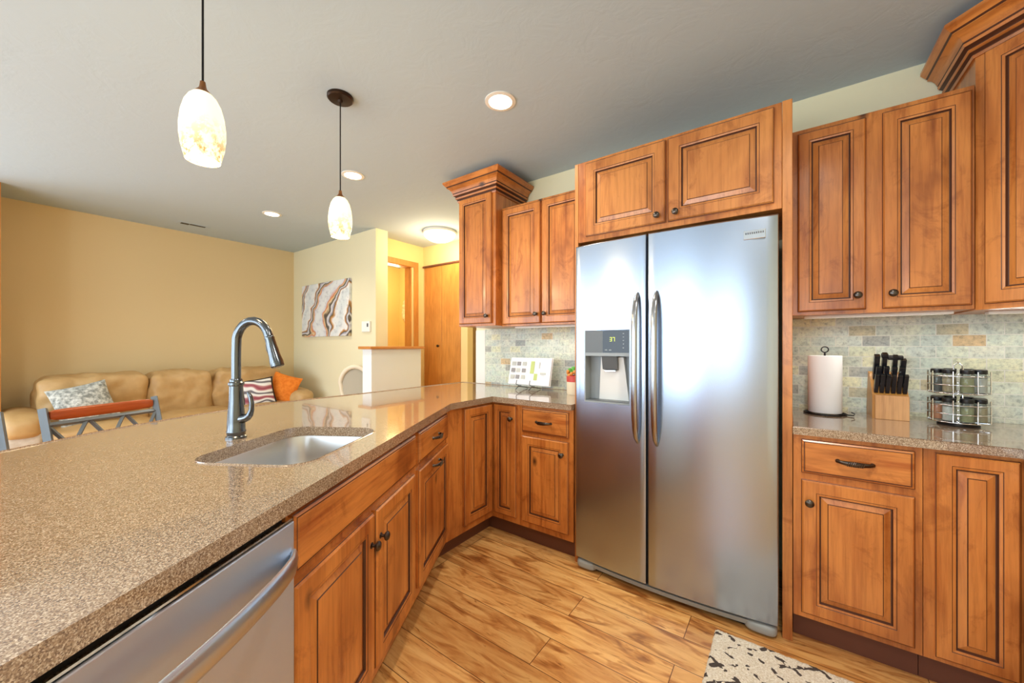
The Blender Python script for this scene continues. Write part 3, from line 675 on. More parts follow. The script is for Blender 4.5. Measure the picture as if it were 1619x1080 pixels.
# sink cut-out (rounded), in peninsula coordinates
SD0, SD1, SQ0, SQ1, SR = 0.665, 1.150, 0.115, 0.485, 0.075
def rrect(d0, d1, q0, q1, r, n=8):
    pts = []
    for (cx, cy, a0) in ((d1-r, q1-r, 0), (d0+r, q1-r, 90), (d0+r, q0+r, 180), (d1-r, q0+r, 270)):
        for i in range(n+1):
            a = radians(a0+90*i/n); pts.append((cx+r*cos(a), cy+r*sin(a)))
    return pts
hole = [pp(*p) for p in rrect(SD0, SD1, SQ0, SQ1, SR)]
mb = MB(); bm = mb.bm
def loop_edges(pts, z):
    vs = [bm.verts.new((p[0], p[1], z)) for p in pts]; return vs, [bm.edges.new((vs[i], vs[(i+1) % len(vs)])) for i in range(len(vs))]
for z in (CT1, CT0):
    vo, eo = loop_edges(outer, z); vh, eh = loop_edges(hole, z)
    bmesh.ops.triangle_fill(bm, use_beauty=True, edges=eo+eh)
    if z == CT1: to, th = vo, vh
    else:
        for i in range(len(vo)): mb.face([vo[i], vo[(i+1) % len(vo)], to[(i+1) % len(vo)], to[i]])
        for i in range(len(vh)): mb.face([vh[i], vh[(i+1) % len(vh)], th[(i+1) % len(vh)], th[i]])
bmesh.ops.remove_doubles(bm, verts=bm.verts[:], dist=1e-5)
ed = [e for e in bm.edges if len(e.link_faces) == 2 and all(abs(v.co.z-CT1) < 1e-5 for v in e.verts) and abs(e.link_faces[0].normal.dot(e.link_faces[1].normal)) < 0.5]
bm.normal_update()
ed = [e for e in bm.edges if len(e.link_faces) == 2 and all(abs(v.co.z-CT1) < 1e-5 for v in e.verts) and abs(e.link_faces[0].normal.dot(e.link_faces[1].normal)) < 0.5]
bmesh.ops.bevel(bm, geom=ed, offset=0.004, segments=2, affect='EDGES', profile=0.5)
tag(obj('countertop', mb, 'quartz', base=(-1.6, 1.0, CT0)), 'speckled brown quartz countertop of the peninsula, wrapping round to the refrigerator', 'countertop')
mb = MB().prism([(0.029, 1.978), (0.632, 1.978), (0.632, 1.195), (1.216, 1.195), (1.216, 2.586), (0.029, 2.586)], CT0, CT1, bev=0.004)
tag(obj('countertop', mb, 'quartz'), 'speckled brown quartz countertop right of the refrigerator, under the knife block', 'countertop')

# ------------------------------------------------------------------ sink
r = thing('sink', 'undermount stainless steel single-bowl sink set in the peninsula', 'sink', wpt(TP, -(SD0+SD1)/2, 0.3, 0.69))
rg = []
for (o_, z) in ((0.022, CT0-0.001), (0.004, CT0-0.001), (0.002, CT0-0.006), (-0.006, 0.80), (-0.014, 0.74), (-0.035, 0.712), (-0.07, 0.704)):
    rg.append([(-p[0], p[1], z) for p in rrect(SD0-o_, SD1+o_, SQ0-o_, SQ1+o_, max(SR+o_, 0.02))])
mb = MB(TP); mb.rings(rg, False, True, [0]*len(rg))
obj('basin', mb, 'sink_steel', r, 50)
obj('drain', MB(TP @ Matrix.Translation((-0.91, 0.33, 0.7045))).lathe([(0.043, 0), (0.043, 0.003), (0.036, 0.004), (0.030, 0.001)], n=28), 'chrome', r, 40)
# ------------------------------------------------------------------ faucet
fx, fy = pp(0.856, 0.575)
r = thing('faucet', 'brushed nickel gooseneck pull-down kitchen faucet behind the sink', 'faucet', (fx, fy, CT1))
TF = Tm(fx, fy, CT1, 30)     # local x points over the sink
obj('body', MB(TF).lathe([(0.033, 0), (0.033, 0.006), (0.029, 0.010), (0.0295, 0.020), (0.0305, 0.022), (0.0305, 0.026), (0.0285, 0.030), (0.028, 0.06), (0.0255, 0.10), (0.0225, 0.14), (0.0215, 0.185), (0.0215, 0.19), (0.025, 0.194), (0.025, 0.202), (0.020, 0.206), (0.020, 0.212), (0.018, 0.216)], n=32), 'nickel', r, 35)
pts = [(0, 0, 0.214), (0, 0, 0.25), (0, 0, 0.30)]; rx_ = 0.066
for i in range(1, 13):
    a = pi-(pi*0.90)*i/12; pts.append((rx_+rx_*cos(a), 0, 0.345+0.082*sin(a)))
obj('spout', MB(TF).tube(pts, 0.0152, 16, ref=(0, 1, 0)), 'nickel', r, 40)
e1 = Vector(pts[-1]); dr = Vector((0.30, 0, -0.95)).normalized()
hp = [tuple(e1+dr*s_) for s_ in (0, 0.004, 0.008, 0.04, 0.075, 0.095, 0.112, 0.116)]
hd = obj('spray_head', MB(TF).tube(hp, [0.0152, 0.0168, 0.0160, 0.0175, 0.0195, 0.0225, 0.0225, 0.019], 18, ref=(0, 1, 0)), 'nickel', r, 35)
bp = e1+dr*0.03
obj('spray_button', MB(TF).tube([tuple(bp+Vector((-0.019, 0, 0))+dr*s_) for s_ in (0, 0.022, 0.044)], [0.003, 0.006, 0.003], 8, ref=(0, 1, 0)), 'black_gloss', hd, 40)
lv = [(0.020, 0, 0.070), (0.032, 0, 0.072), (0.044, 0, 0.076), (0.055, -0.001, 0.086), (0.062, -0.002, 0.105), (0.063, -0.003, 0.13), (0.059, -0.004, 0.152), (0.050, -0.004, 0.168)]
obj('handle', MB(TF).tube(lv, [0.018, 0.016, 0.0135, 0.011, 0.009, 0.0082, 0.0078, 0.005], 14, ref=(0, 1, 0)), 'nickel', r, 50)

# ------------------------------------------------------------------ dishwasher
r = thing('dishwasher', 'stainless steel dishwasher with bowed bar handle, built into the peninsula beside the sink cabinet', 'dishwasher', wpt(TP, -1.635, 0.3))
obj('body', MB(TP).box(-1.932, -1.338, 0.035, 0.60, 0.10, 0.878), 'black_matte', r)
obj('toe_kick', MB(TP).box(-1.932, -1.338, 0.09, 0.60, 0.0, 0.10), 'black_matte', r)
obj('door', MB(TP).box(-1.932, -1.338, 0.004, 0.035, 0.115, 0.858, bev=0.003), 'dishwasher_steel', r)
obj('top_edge', MB(TP).box(-1.930, -1.340, 0.008, 0.035, 0.860, 0.864), 'chrome', r)
pts = [(-1.345-0.58*i/20, 0.000-0.046*max(0.0, sin(pi*i/20))**0.55, 0.775) for i in range(21)]
obj('handle', MB(TP).tube(pts, 0.024, 14, ref=(0, 0, 1), ell=(1.0, 0.34)), 'stainless', r, 40)

# ------------------------------------------------------------------ refrigerator
r = thing('refrigerator', 'large side-by-side stainless steel refrigerator with ice and water dispenser', 'refrigerator', (-0.489, 2.25, 0))
X0, X1, XG = -0.958, -0.020, -0.553
FB, FT = 0.062, 1.808
def bow(x): u = (x-(X0+X1)/2)/((X1-X0)/2); return 1.952-0.034*(1-u*u)
obj('cabinet', MB().box(X0+0.004, X1-0.004, 2.02, 2.57, 0.02, 1.795, bev=0.003), 'panel_grey', r)
def fdoor(x0, x1, hole_=None, n=14):
    mb = MB(); e = 0.006
    xs = sorted(set([x0, x0+e*0.3, x0+e]+[x0+e+(x1-x0-2*e)*i/n for i in range(1, n)]+[x1-e, x1-e*0.3, x1]+(list(hole_[:2]) if hole_ else [])))
    zs = sorted(set([FB, FB+e, FT-e, FT]+(list(hole_[2:]) if hole_ else [])))
    def y(x, z):
        t_ = 0
        for d_ in (x-x0, x1-x, z-FB, FT-z):
            if d_ < e: t_ = max(t_, e-sqrt(max(0, e*e-(e-d_)**2)))
        return bow(x)+t_
    V = {(i, j): mb.bm.verts.new((x, y(x, z), z)) for i, x in enumerate(xs) for j, z in enumerate(zs)}
    for i in range(len(xs)-1):
        for j in range(len(zs)-1):
            if hole_ and hole_[0]-1e-6 <= xs[i] < hole_[1]-1e-6 and hole_[2]-1e-6 <= zs[j] < hole_[3]-1e-6: continue
            mb.face([V[i, j], V[i+1, j], V[i+1, j+1], V[i, j+1]])
    bk = [mb.bm.verts.new(p) for p in ((x0, 2.015, FB), (x1, 2.015, FB), (x1, 2.015, FT), (x0, 2.015, FT))]
    I, J = len(xs)-1, len(zs)-1
    mb.face([bk[0]]+[V[0, j] for j in range(J+1)]+[bk[3]]); mb.face([bk[1], bk[2]]+[V[I, j] for j in range(J, -1, -1)])
    mb.face([bk[1], bk[0]]+[V[i, 0] for i in range(I+1)][:0]+[V[i, 0] for i in range(0, I+1)]); mb.face([bk[3], bk[2]]+[V[i, J] for i in range(I, -1, -1)])
    mb.face(bk)
    return mb
HX0, HX1, HZ0, HZ1 = -0.892, -0.640, 0.945, 1.334
dl = obj('left_door', fdoor(X0, XG-0.005, (HX0, HX1, HZ0, HZ1)), 'fridge_steel', r, 30)
dr_ = obj('right_door', fdoor(XG+0.005, X1, None), 'fridge_steel', r, 30)
obj('gasket', MB().box(XG-0.004, XG+0.004, 1.94, 2.018, FB, FT-0.01), 'black_matte', r)
# dispenser
yf = bow(-0.77)
mb = MB()
mb.box(HX0, HX0+0.006, yf-0.003, yf+0.075, HZ0, HZ1); mb.box(HX1-0.006, HX1, yf-0.003, yf+0.075, HZ0, HZ1)
mb.box(HX0+0.006, HX1-0.006, yf-0.003, yf+0.075, HZ0, HZ0+0.008); mb.box(HX0+0.006, HX1-0.006, yf+0.068, yf+0.075, HZ0+0.008, 1.21)
mb.box(HX0+0.006, HX1-0.006, yf-0.003, yf+0.02, 1.196, 1.214)
dp = obj('dispenser', mb, 'grey_plastic', dl)
mb = MB()
mb.rings([[( -0.833, yf+0.06, 0.956), (-0.667, yf+0.06, 0.956), (-0.667, yf+0.067, 0.956), (-0.833, yf+0.067, 0.956)], [(-0.812, yf+0.035, 1.19), (-0.688, yf+0.035, 1.19), (-0.688, yf+0.067, 1.19), (-0.812, yf+0.067, 1.19)]])
obj('chute_cover', mb, 'white_plastic', dp)
obj('paddle', MB().xprism([(yf+0.006, 1.195), (yf+0.02, 1.125), (yf+0.045, 1.12), (yf+0.05, 1.195)], -0.797, -0.715), 'panel_grey', dp)
obj('nozzle', MB().box(-0.788, -0.724, yf+0.018, yf+0.044, 1.112, 1.122, bev=0.002), 'chrome', dp)
obj('drip_tray', MB().box(HX0+0.008, HX1-0.008, yf+0.002, yf+0.066, HZ0+0.008, HZ0+0.013), 'panel_grey', dp)
obj('control_panel', MB().box(HX0+0.006, -0.787, yf-0.004, yf+0.02, 1.214, HZ1-0.003), 'panel_grey', dl)
sc = obj('touch_screen', MB().box(-0.787, HX1-0.006, yf-0.004, yf+0.02, 1.214, HZ1-0.003), 'black_gloss', dl)
def seg(mb, ch, x, z, w, h, y, t_=0.0028):
    S7 = {'3': 'abcdg', '7': 'abc'}[ch]
    q = dict(a=(x, x+w, z+h-t_, z+h), g=(x, x+w, z+h/2-t_/2, z+h/2+t_/2), d=(x, x+w, z, z+t_), b=(x+w-t_, x+w, z+h/2, z+h), c=(x+w-t_, x+w, z, z+h/2), f=(x, x+t_, z+h/2, z+h), e=(x, x+t_, z, z+h/2))
    for k in S7: a = q[k]; mb.box(a[0], a[1], y-0.001, y, a[2], a[3])
mb = MB(); seg(mb, '3', -0.748, 1.274, 0.012, 0.022, yf-0.004); seg(mb, '7', -0.732, 1.274, 0.012, 0.022, yf-0.004)
obj('display_digits', mb, 'display_green', sc)
for zz in (1.238, 1.258, 1.276, 1.294, 1.312): obj('button', MB().box(-0.678, -0.671, yf-0.005, yf-0.004, zz, zz+0.004), 'grey_plastic', sc)
for xx in (-0.775, -0.752): obj('button', MB().box(xx, xx+0.013, yf-0.005, yf-0.004, 1.226, 1.231), 'grey_plastic', sc)
# handles
def fhandle(x, par):
    pts = []; rs = []
    for i in range(25):
        u = -1+2*i/24; pts.append((x, bow(x)+0.004-0.060*(max(0, 1-u**4))**0.6, 1.139+0.378*u)); rs.append(0.0155*(0.55+0.45*(1-abs(u)**6)))
    mb = MB().tube(pts, rs, 16, ref=(1, 0, 0), ell=(1.0, 0.62)); return obj('handle', mb, 'stainless_dark', par, 50)
fhandle(-0.600, dl); fhandle(-0.506, dr_)
# badge
mb = MB(); yb_ = bow(-0.1)-0.003; mb.box(-0.145, -0.064, yb_-0.004, yb_+0.004, 1.712, 1.750, bev=0.0015)
bd = obj('badge', mb, 'chrome', dr_)
mb = MB()
for k in range(9): mb.box(-0.138+0.0078*k, -0.133+0.0078*k, yb_-0.0048, yb_-0.004, 1.733, 1.741)
obj('badge_lettering', mb, 'panel_grey', bd)
# kick grille with end caps
mb = MB(); K = 20; xs = [X0+0.02+(X1-X0-0.04)*i/K for i in range(K+1)]
mb.rings([[(x, bow(x)+0.020, 0.028), (x, bow(x)+0.014, 0.050), (x, 2.06, 0.050), (x, 2.06, 0.028)] for x in xs])
obj('kick_trim', mb, 'grey_plastic', r, 40)
mb = MB().box(X0+0.03, X1-0.03, 1.985, 2.06, 0.004, 0.028); obj('grille', mb, 'black_matte', r)
for a, b_ in ((X0+0.003, X0+0.115), (X1-0.125, X1-0.003)):
    obj('foot_cover', MB().soft(a, b_, 1.945, 2.05, 0.006, 0.056, rnd=0.5, n=8), 'grey_plastic', r, 50)

# ------------------------------------------------------------------ pendants
def pendant(x, y, label):
    r = thing('pendant_lamp', label, 'lamp', (x, y, CZ), 'pendants over the peninsula')
    obj('canopy', MB(Tm(x, y, CZ)).lathe([(0.066, 0), (0.066, -0.012), (0.060, -0.018), (0.014, -0.022), (0.010, -0.034)], n=32), 'bronze', r, 40)
    obj('cord', MB(Tm(x, y, CZ)).lathe([(0.0032, -0.03), (0.0032, -0.53)], n=8), 'black_wire', r, 60)
    obj('cap', MB(Tm(x, y, CZ)).lathe([(0.007, -0.505), (0.009, -0.52), (0.011, -0.527), (0.022, -0.540), (0.030, -0.552)], n=24), 'bronze_cap', r, 40)
    prof = [(0.026, -0.545), (0.036, -0.556), (0.047, -0.578), (0.055, -0.61), (0.0595, -0.65), (0.0595, -0.68), (0.056, -0.71), (0.050, -0.735), (0.045, -0.755), (0.042, -0.755), (0.047, -0.733), (0.056, -0.68), (0.055, -0.645), (0.043, -0.58), (0.022, -0.55)]
    s_ = obj('shade', MB(Tm(x, y, CZ)).lathe([(a, b_) for a, b_ in prof], n=36, cap0=False, cap1=False), 'art_glass_p', r, 60)
    obj('bulb', MB(Tm(x, y, CZ)).lathe([(0.012, -0.556), (0.014, -0.58), (0.028, -0.62), (0.030, -0.645), (0.022, -0.668), (0.004, -0.676)], n=20), 'lens', r, 60)
    lamp('bulb_light', 'POINT', (x, y, CZ-0.80), 7, WARM, 0.05)
shade_mat('art_glass_p', 0.95, (0.42, 0.22, 0.06), -0.74, -0.62)
pendant(-1.494, 0.405, 'glowing mottled glass pendant hanging nearer, its ceiling canopy out of view')
pendant(-1.940, 1.120, 'glowing mottled glass pendant hanging farther, its round bronze canopy in view')
# recessed lights
RL = [((-1.263, 1.651), 'round recessed ceiling light nearest the refrigerator'), ((-2.75, 1.692), 'round recessed ceiling light just behind the farther pendant'), ((-4.22, 1.707), 'small round recessed ceiling light farthest out over the living room')]
for (x, y), lb in RL:
    r = thing('recessed_light', lb, 'light', (x, y, CZ-0.006), 'recessed lights in the ceiling')
    obj('trim_ring', MB(Tm(x, y, CZ)).lathe([(0.084, 0), (0.084, -0.004), (0.064, -0.007), (0.062, -0.002)], n=32, cap0=False, cap1=False), 'trim_white', r, 40)
    obj('lens', MB(Tm(x, y, CZ)).lathe([(0.064, -0.0005), (0.064, -0.0045), (0.02, -0.0055)], n=28, cap0=False), 'lens', r, 40)
    lamp('downlight', 'SPOT', (x, y, CZ-0.03), 26, (1.0, 0.88, 0.70), 0.06, spot=radians(140))
# flush mount hall light
r = thing('ceiling_light', 'round frosted flush-mount dome light glowing in the hall', 'light', (-3.28, 3.12, CZ))
obj('base_ring', MB(Tm(-3.28, 3.12, CZ)).lathe([(0.19, 0), (0.195, -0.02), (0.18, -0.03)], n=36), 'trim_white', r, 40)
obj('dome', MB(Tm(-3.28, 3.12, CZ)).lathe([(0.185, -0.022)]+[(0.185*cos(a), -0.03-0.095*sin(a)) for a in [radians(9*i) for i in range(1, 10)]]+[(0.01, -0.126)], n=36), 'dome_glass', r, 60)
lamp('hall_light', 'POINT', (-3.28, 3.12, CZ-0.22), 17, (1.0, 0.80, 0.50), 0.12)
lamp('bath_light', 'POINT', (-4.7, 3.5, 2.2), 20, (1.0, 0.72, 0.36), 0.12)
# ceiling vent
r = thing('ceiling_vent', 'small ceiling vent with dark slots above the sofa', 'vent', (-5.30, 1.36, CZ-0.01))
obj('frame', MB().box(-5.36, -5.27, 1.22, 1.50, CZ-0.004, CZ, bev=0.001), 'ceiling_texture', r)
obj('slots', MB().box(-5.345, -5.29, 1.25, 1.32, CZ-0.006, CZ-0.004).box(-5.325, -5.285, 1.325, 1.46, CZ-0.006, CZ-0.004), 'black_matte', r)

# ------------------------------------------------------------------ painting, thermostat
r = thing('painting', 'square canvas painting with orange, grey and white poured swirls on the living room wall', 'painting', (-4.83, 2.58, 1.37))
obj('canvas', MB().box(-5.41, -4.25, YB-0.034, YB-0.002, 1.372, 2.07, bev=0.002), 'paint_canvas', r)
r = thing('thermostat', 'small white wall thermostat right of the painting', 'thermostat', (-3.93, 2.59, 1.41))
obj('case', MB().box(-4.01, -3.855, YB-0.026, YB-0.001, 1.412, 1.535, bev=0.006), 'white_plastic', r)
obj('screen', MB().box(-3.905, -3.875, YB-0.0275, YB-0.026, 1.47, 1.51), 'panel_grey', r)

# ------------------------------------------------------------------ sofa
r = thing('sofa', 'long tan leather three-cushion sofa against the gold living room wall', 'sofa', (-5.2, 1.3, 0))
obj('base', MB().soft(-5.68, -4.80, 0.30, 2.36, 0.06, 0.40, rnd=0.12, n=10), 'sofa_leather', r, 60)
obj('back', MB().soft(-5.70, -5.42, 0.30, 2.36, 0.35, 0.90, rnd=0.2, n=10, nz=0.01), 'sofa_leather', r, 60)
for i, (a, b_) in enumerate(((0.275, 0.965), (0.975, 1.500), (1.510, 2.21))):
    obj('back_cushion', MB().soft(-5.56, -5.17, a, b_, 0.46, 0.965, rnd=0.22, puff=0.03, nz=0.036, n=26, seed=i*3.1), 'sofa_leather', r, 60)
for i, (a, b_) in enumerate(((0.30, 0.97), (0.98, 1.66), (1.67, 2.34))):
    obj('seat_cushion', MB().soft(-5.40, -4.76, a, b_, 0.36, 0.56, rnd=0.3, puff=0.03, nz=0.014, n=12, seed=i*5), 'sofa_leather', r, 60)
for a, b_ in ((0.06, 0.30), (2.20, 2.46)):
    am = obj('arm', MB().soft(-5.66, -4.78, a, b_, 0.50, 0.70, rnd=0.45, puff=0.02, nz=0.012, n=12, seed=a*7), 'sofa_leather', r, 60)
    obj('arm_front', MB().soft(-5.64, -4.80, a+0.02, b_-0.02, 0.03, 0.58, rnd=0.12, n=8), 'sofa_side', am, 60)
def pillow(name, label, T, s_, th, mats, border=None, g=None):
    n = 18; mb = MB(T); V = {}
    for side in (1, -1):
        for i in range(n+1):
            for j in range(n+1):
                u, v = 2*i/n-1, 2*j/n-1
                if side == -1 and (i in (0, n) or j in (0, n)): V[side, i, j] = V[1, i, j]; continue
                k = (max(0, 1-u*u)**0.55)*(max(0, 1-v*v)**0.55)
                pu = s_/2*u*(1-0.07*(1-v*v)); pv = s_/2*v*(1-0.07*(1-u*u))
                V[side, i, j] = mb.bm.verts.new((pu, -side*th/2*k*(1+0.12*noise.noise(Vector((u*2, v*2, side)))), pv))
    for side in (1, -1):
        for i in range(n):
            for j in range(n):
                q = [V[side, i, j], V[side, i+1, j], V[side, i+1, j+1], V[side, i, j+1]]
                mb.face(q if side == 1 else q[::-1], 1 if (border and (i < 1 or j < 1 or i > n-2 or j > n-2)) else 0)
    return tag(obj(name, mb, mats, None, 60), label, 'cushion', g)
pillow('throw_cushion', 'grey and white speckled throw cushion at the left end of the sofa', Tm(-5.0, 0.52, 0.74, 92, -24, -13), 0.37, 0.15, ['grey_pattern'], None, 'cushions on the sofa')
pillow('throw_cushion', 'white and plum patterned throw cushion with black border, beside the orange one', Tm(-5.06, 1.90, 0.70, 72, -18, -8), 0.34, 0.13, ['plum_pattern', 'black_matte'], True, 'cushions on the sofa')
pillow('throw_cushion', 'plain bright orange throw cushion at the right end of the sofa', Tm(-5.05, 2.17, 0.72, 40, -14, 16), 0.36, 0.14, ['orange_fabric'], None, 'cushions on the sofa')

# ------------------------------------------------------------------ counter stools
def stool():
    r = thing('counter_stool', '', 'stool', (0, 0, 0), 'stools along the seating side of the peninsula')
    W_ = 0.405; hw = W_/2
    # local: +x forward (seat in front), y lateral, back at x=0
    for sg in (-1, 1):
        obj('back_post', MB().tube([(0.02, sg*hw, 0.0), (0.09, sg*hw, 0.45), (0.07, sg*hw, 0.62), (-0.03, sg*hw, 0.985)], 0.016, 4, ref=(1, 0, 0), ell=(1.2, 1.0)), 'metal_grey', r)
    obj('top_rail', MB(Matrix.Translation((-0.022, 0, 0))).soft(-0.014, 0.014, -hw+0.014, hw-0.014, 0.930, 0.978, rnd=0.3, n=6), 'rail_wood', r, 50)
    obj('upper_bar', MB().tube([(-0.012, -hw, 0.915), (-0.012, hw, 0.915)], 0.011, 4, ref=(0, 0, 1)), 'metal_grey', r); obj('lower_bar', MB().tube([(0.048, -hw, 0.70), (0.048, hw, 0.70)], 0.011, 4, ref=(0, 0, 1)), 'metal_grey', r)
    w3 = W_/3
    for k in range(3):
        a = -hw+w3*k+0.006; b_ = -hw+w3*(k+1)-0.006
        obj('cross_brace', MB().tube([(-0.011, a, 0.912), (0.047, b_, 0.705)], 0.0085, 4, ref=(1, 0, 0)).tube([(-0.011, b_, 0.912), (0.047, a, 0.705)], 0.0085, 4, ref=(1, 0, 0)), 'metal_grey', r)
    obj('seat', MB().soft(0.075, 0.46, -hw-0.005, hw+0.005, 0.605, 0.65, rnd=0.2, n=8), 'rail_wood', r, 50)
    for sg in (-1, 1):
        obj('leg', MB().tube([(0.42, sg*hw, 0.0), (0.40, sg*hw*0.95, 0.605)], 0.015, 4, ref=(1, 0, 0), ell=(1.2, 1.0)), 'metal_grey', r)
    for z in (0.22, 0.57):
        for q in ([(0.07, -hw, z), (0.41, -hw*0.97, z)], [(0.07, hw, z), (0.41, hw*0.97, z)], [(0.41, -hw, z), (0.41, hw, z)]): obj('stretcher', MB().tube(q, 0.009, 6), 'metal_grey', r)
    return r
st = stool(); st.location = (-2.58, 0.345, 0); st.rotation_euler = (0, 0, radians(21.5)); st['label'] = 'grey metal X-back stool with wood top rail, whole back visible over the peninsula'
st2 = dup(st, (-2.435, -0.145, 0), 'grey metal stool with wood top rail, cut off by the left edge of the picture', rotz=radians(21.5))

# ------------------------------------------------------------------ round-back chair by the half wall
r = thing('dining_chair', 'cream round-back chair with grey padding, half hidden behind the white half wall', 'chair', (-3.86, 2.40, 0))
TC = Tm(-3.88, 2.42, 0, 35)
pts = [(-0.175*cos(a)*(1.0 if sin(a) > 0 else 0.92), -0.02*sin(a), 0.80+0.22*sin(a)) for a in [2*pi*i/28 for i in range(28)]]
obj('back_frame', MB(TC).tube(pts, 0.024, 8, closed=True, ref=(0, 1, 0)), 'cream_fabric', r, 60)
obj('back_pad', MB(TC).soft(-0.155, 0.155, -0.018, 0.018, 0.60, 1.0, rnd=0.9, n=8), 'grey_fabric', r, 60)
obj('seat', MB(TC).soft(-0.2, 0.2, -0.42, 0.0, 0.42, 0.50, rnd=0.4, n=8), 'cream_fabric', r, 60)
for px, py in ((-0.17, -0.02), (0.15, -0.02), (-0.17, -0.39), (0.17, -0.39)):
    top = 0.62 if py > -0.1 else 0.43
    obj('leg', MB(TC).tube([(px*1.02, py, 0), (px, py, top)], [0.013, 0.02], 8), 'cream_fabric', r, 60)

# ------------------------------------------------------------------ cookbook on stand
yb0 = 2.42
TB = Tm(-1.585, yb0, CT1+0.035, 0, -14)   # leaning back
r = thing('book_stand', 'thin black wire easel holding the open cookbook', 'stand', (-1.585, yb0, CT1))
mb = MB(TB)
for x_ in (-0.075, 0.045):
    mb.tube([(x_, -0.052, 0.03), (x_, -0.055, 0.0), (x_, -0.040, -0.006), (x_, 0.012, -0.004), (x_, 0.016, 0.14)], 0.0028, 6)
mb.tube([(-0.15, 0.016, 0.012), (0.12, 0.016, 0.012)], 0.0028, 6)
obj('ledge', mb, 'black_wire', r, 60)
mb = MB()
for x_ in (-1.66, -1.54): mb.tube([(x_, 2.36, CT1+0.005), (x_, 2.40, CT1+0.028), (x_, 2.53, CT1+0.005)], 0.0028, 6)
obj('foot', mb, 'black_wire', r, 60)
r = thing('cookbook', 'open white cookbook with small food pictures propped against the backsplash', 'book', (-1.585, yb0, CT1+0.03))
mb = MB(TB)
def page(mb, sg, off, th):
    pts = []
    for i in range(9):
        u = i/8; x_ = sg*0.185*u; y_ = -off-0.010*sin(pi*min(1, u*1.3)) if u < 0.77 else -off-0.003
        pts.append((x_, y_))
    a = [[(p[0], p[1], 0.004), (p[0], p[1]+th, 0.004), (p[0], p[1]+th, 0.212), (p[0], p[1], 0.212)] for p in pts]
    mb.rings(a)
obj('cover', MB(TB).box(-0.19, 0.19, 0.004, 0.008, 0.0, 0.216), 'white_plastic', r)
for sg in (-1, 1):
    mb = MB(TB); page(mb, sg, 0.006, 0.009); pg = obj('page_block', mb, 'paper', r, 60)
    def pic(m_, *b): obj('picture' if m_ != 'ink_grey' or sg < 0 else 'text_block', MB(TB).box(*b), m_, pg)
    if sg < 0:
        for i in range(3):
            for j in range(3): pic('ink_dark' if (i+j) % 2 else 'ink_grey', -0.165+0.05*i, -0.130+0.05*i, -0.0185, -0.0172, 0.045+0.052*j, 0.075+0.052*j)
    else:
        pic('ink_green', 0.012, 0.045, -0.0185, -0.0172, 0.09, 0.185); pic('ink_green', 0.05, 0.08, -0.0185, -0.0172, 0.04, 0.09)
        pic('ink_grey', 0.10, 0.15, -0.0165, -0.015, 0.085, 0.10); pic('ink_grey', 0.085, 0.094, -0.0185, -0.0172, 0.13, 0.18)
# printed canister by the fridge
plain('tin_red', srgb(206, 74, 62), 0.4); plain('tin_green', srgb(98, 176, 74), 0.5); plain('tin_cream', srgb(240, 226, 196), 0.4); plain('seed_dark', srgb(60, 30, 20), 0.6); plain('tin_orange', srgb(226, 150, 70), 0.5)
cx_, cy_ = -1.185, 2.40
r = thing('canister', 'cream canister with red band and green leafy top, half hidden by the refrigerator', 'canister', (cx_, cy_, CT1))
TK = Tm(cx_, cy_, CT1)
obj('body', MB(TK).lathe([(0.052, 0), (0.055, 0.006), (0.055, 0.098), (0.052, 0.10)], n=28), 'tin_cream', r, 40)
bdn = obj('red_band', MB(TK).lathe([(0.0562, 0.088), (0.0562, 0.128), (0.050, 0.132)], n=28), 'tin_red', r, 40)
mb = MB(TK)
for k in range(14):
    a = 2*pi*k/14+0.2; zz = 0.145+0.012*((k*7) % 3-1); mb.soft(0.047*cos(a)-0.012, 0.047*cos(a)+0.012, 0.047*sin(a)-0.012, 0.047*sin(a)+0.012, zz-0.013, zz+0.013, rnd=1.0, n=3)
obj('fruit', mb, 'tin_orange', r, 60)
mb = MB(TK)
for k in range(20):
    a = 2.4*k; l_ = 0.02+0.045*((k*5) % 7)/7; h_ = 0.15+0.05*((k*3) % 5)/5
    c0 = Vector((l_*0.6*cos(a), l_*0.6*sin(a), h_)); d_ = Vector((cos(a), sin(a), 0.3))*0.03; w_ = Vector((-sin(a), cos(a), 0.1))*0.012
    v = [mb.bm.verts.new(c0-d_), mb.bm.verts.new(c0+w_+Vector((0, 0, 0.006))), mb.bm.verts.new(c0+d_), mb.bm.verts.new(c0-w_+Vector((0, 0, 0.006)))]
    mb.face(v)
    mb.soft(c0.x-0.012, c0.x+0.012, c0.y-0.012, c0.y+0.012, c0.z-0.012, c0.z+0.012, rnd=1.0, n=3)
obj('leaves', mb, 'tin_green', r, 60)

# ------------------------------------------------------------------ paper towels
tx, ty = 0.163, 2.43
r = thing('towel_holder', 'black wire holder under and around the paper towel roll', 'holder', (tx, ty, CT1))
TT = Tm(tx, ty, CT1)
obj('base_ring', MB(TT).tube([(0.082*cos(a), 0.082*sin(a), 0.005) for a in [2*pi*i/32 for i in range(32)]], 0.0035, 6, closed=True).tube([(-0.082, 0, 0.005), (0.082, 0, 0.005)], 0.0035, 6), 'black_wire', r, 60)
obj('post', MB(TT).tube([(0, 0, 0.005), (0, 0, 0.305)], 0.004, 8).tube([(0.014*sin(a), 0, 0.318-0.014*cos(a)) for a in [2*pi*i/14 for i in range(14)]], 0.0028, 6, closed=True), 'black_wire', r, 60)
obj('side_arm', MB(TT).tube([(0.082, -0.02, 0.005), (0.105, -0.03, 0.006), (0.108, -0.03, 0.014), (0.095, -0.028, 0.02)], 0.003, 6), 'black_wire', r, 60)
mb = MB(Tm(tx, ty, CT1+0.010)); mb.lathe([(0.020, 0), (0.065, 0.0), (0.0665, 0.002), (0.0665, 0.276), (0.065, 0.278), (0.020, 0.278), (0.020, 0.0)], n=44, cap0=False, cap1=False)
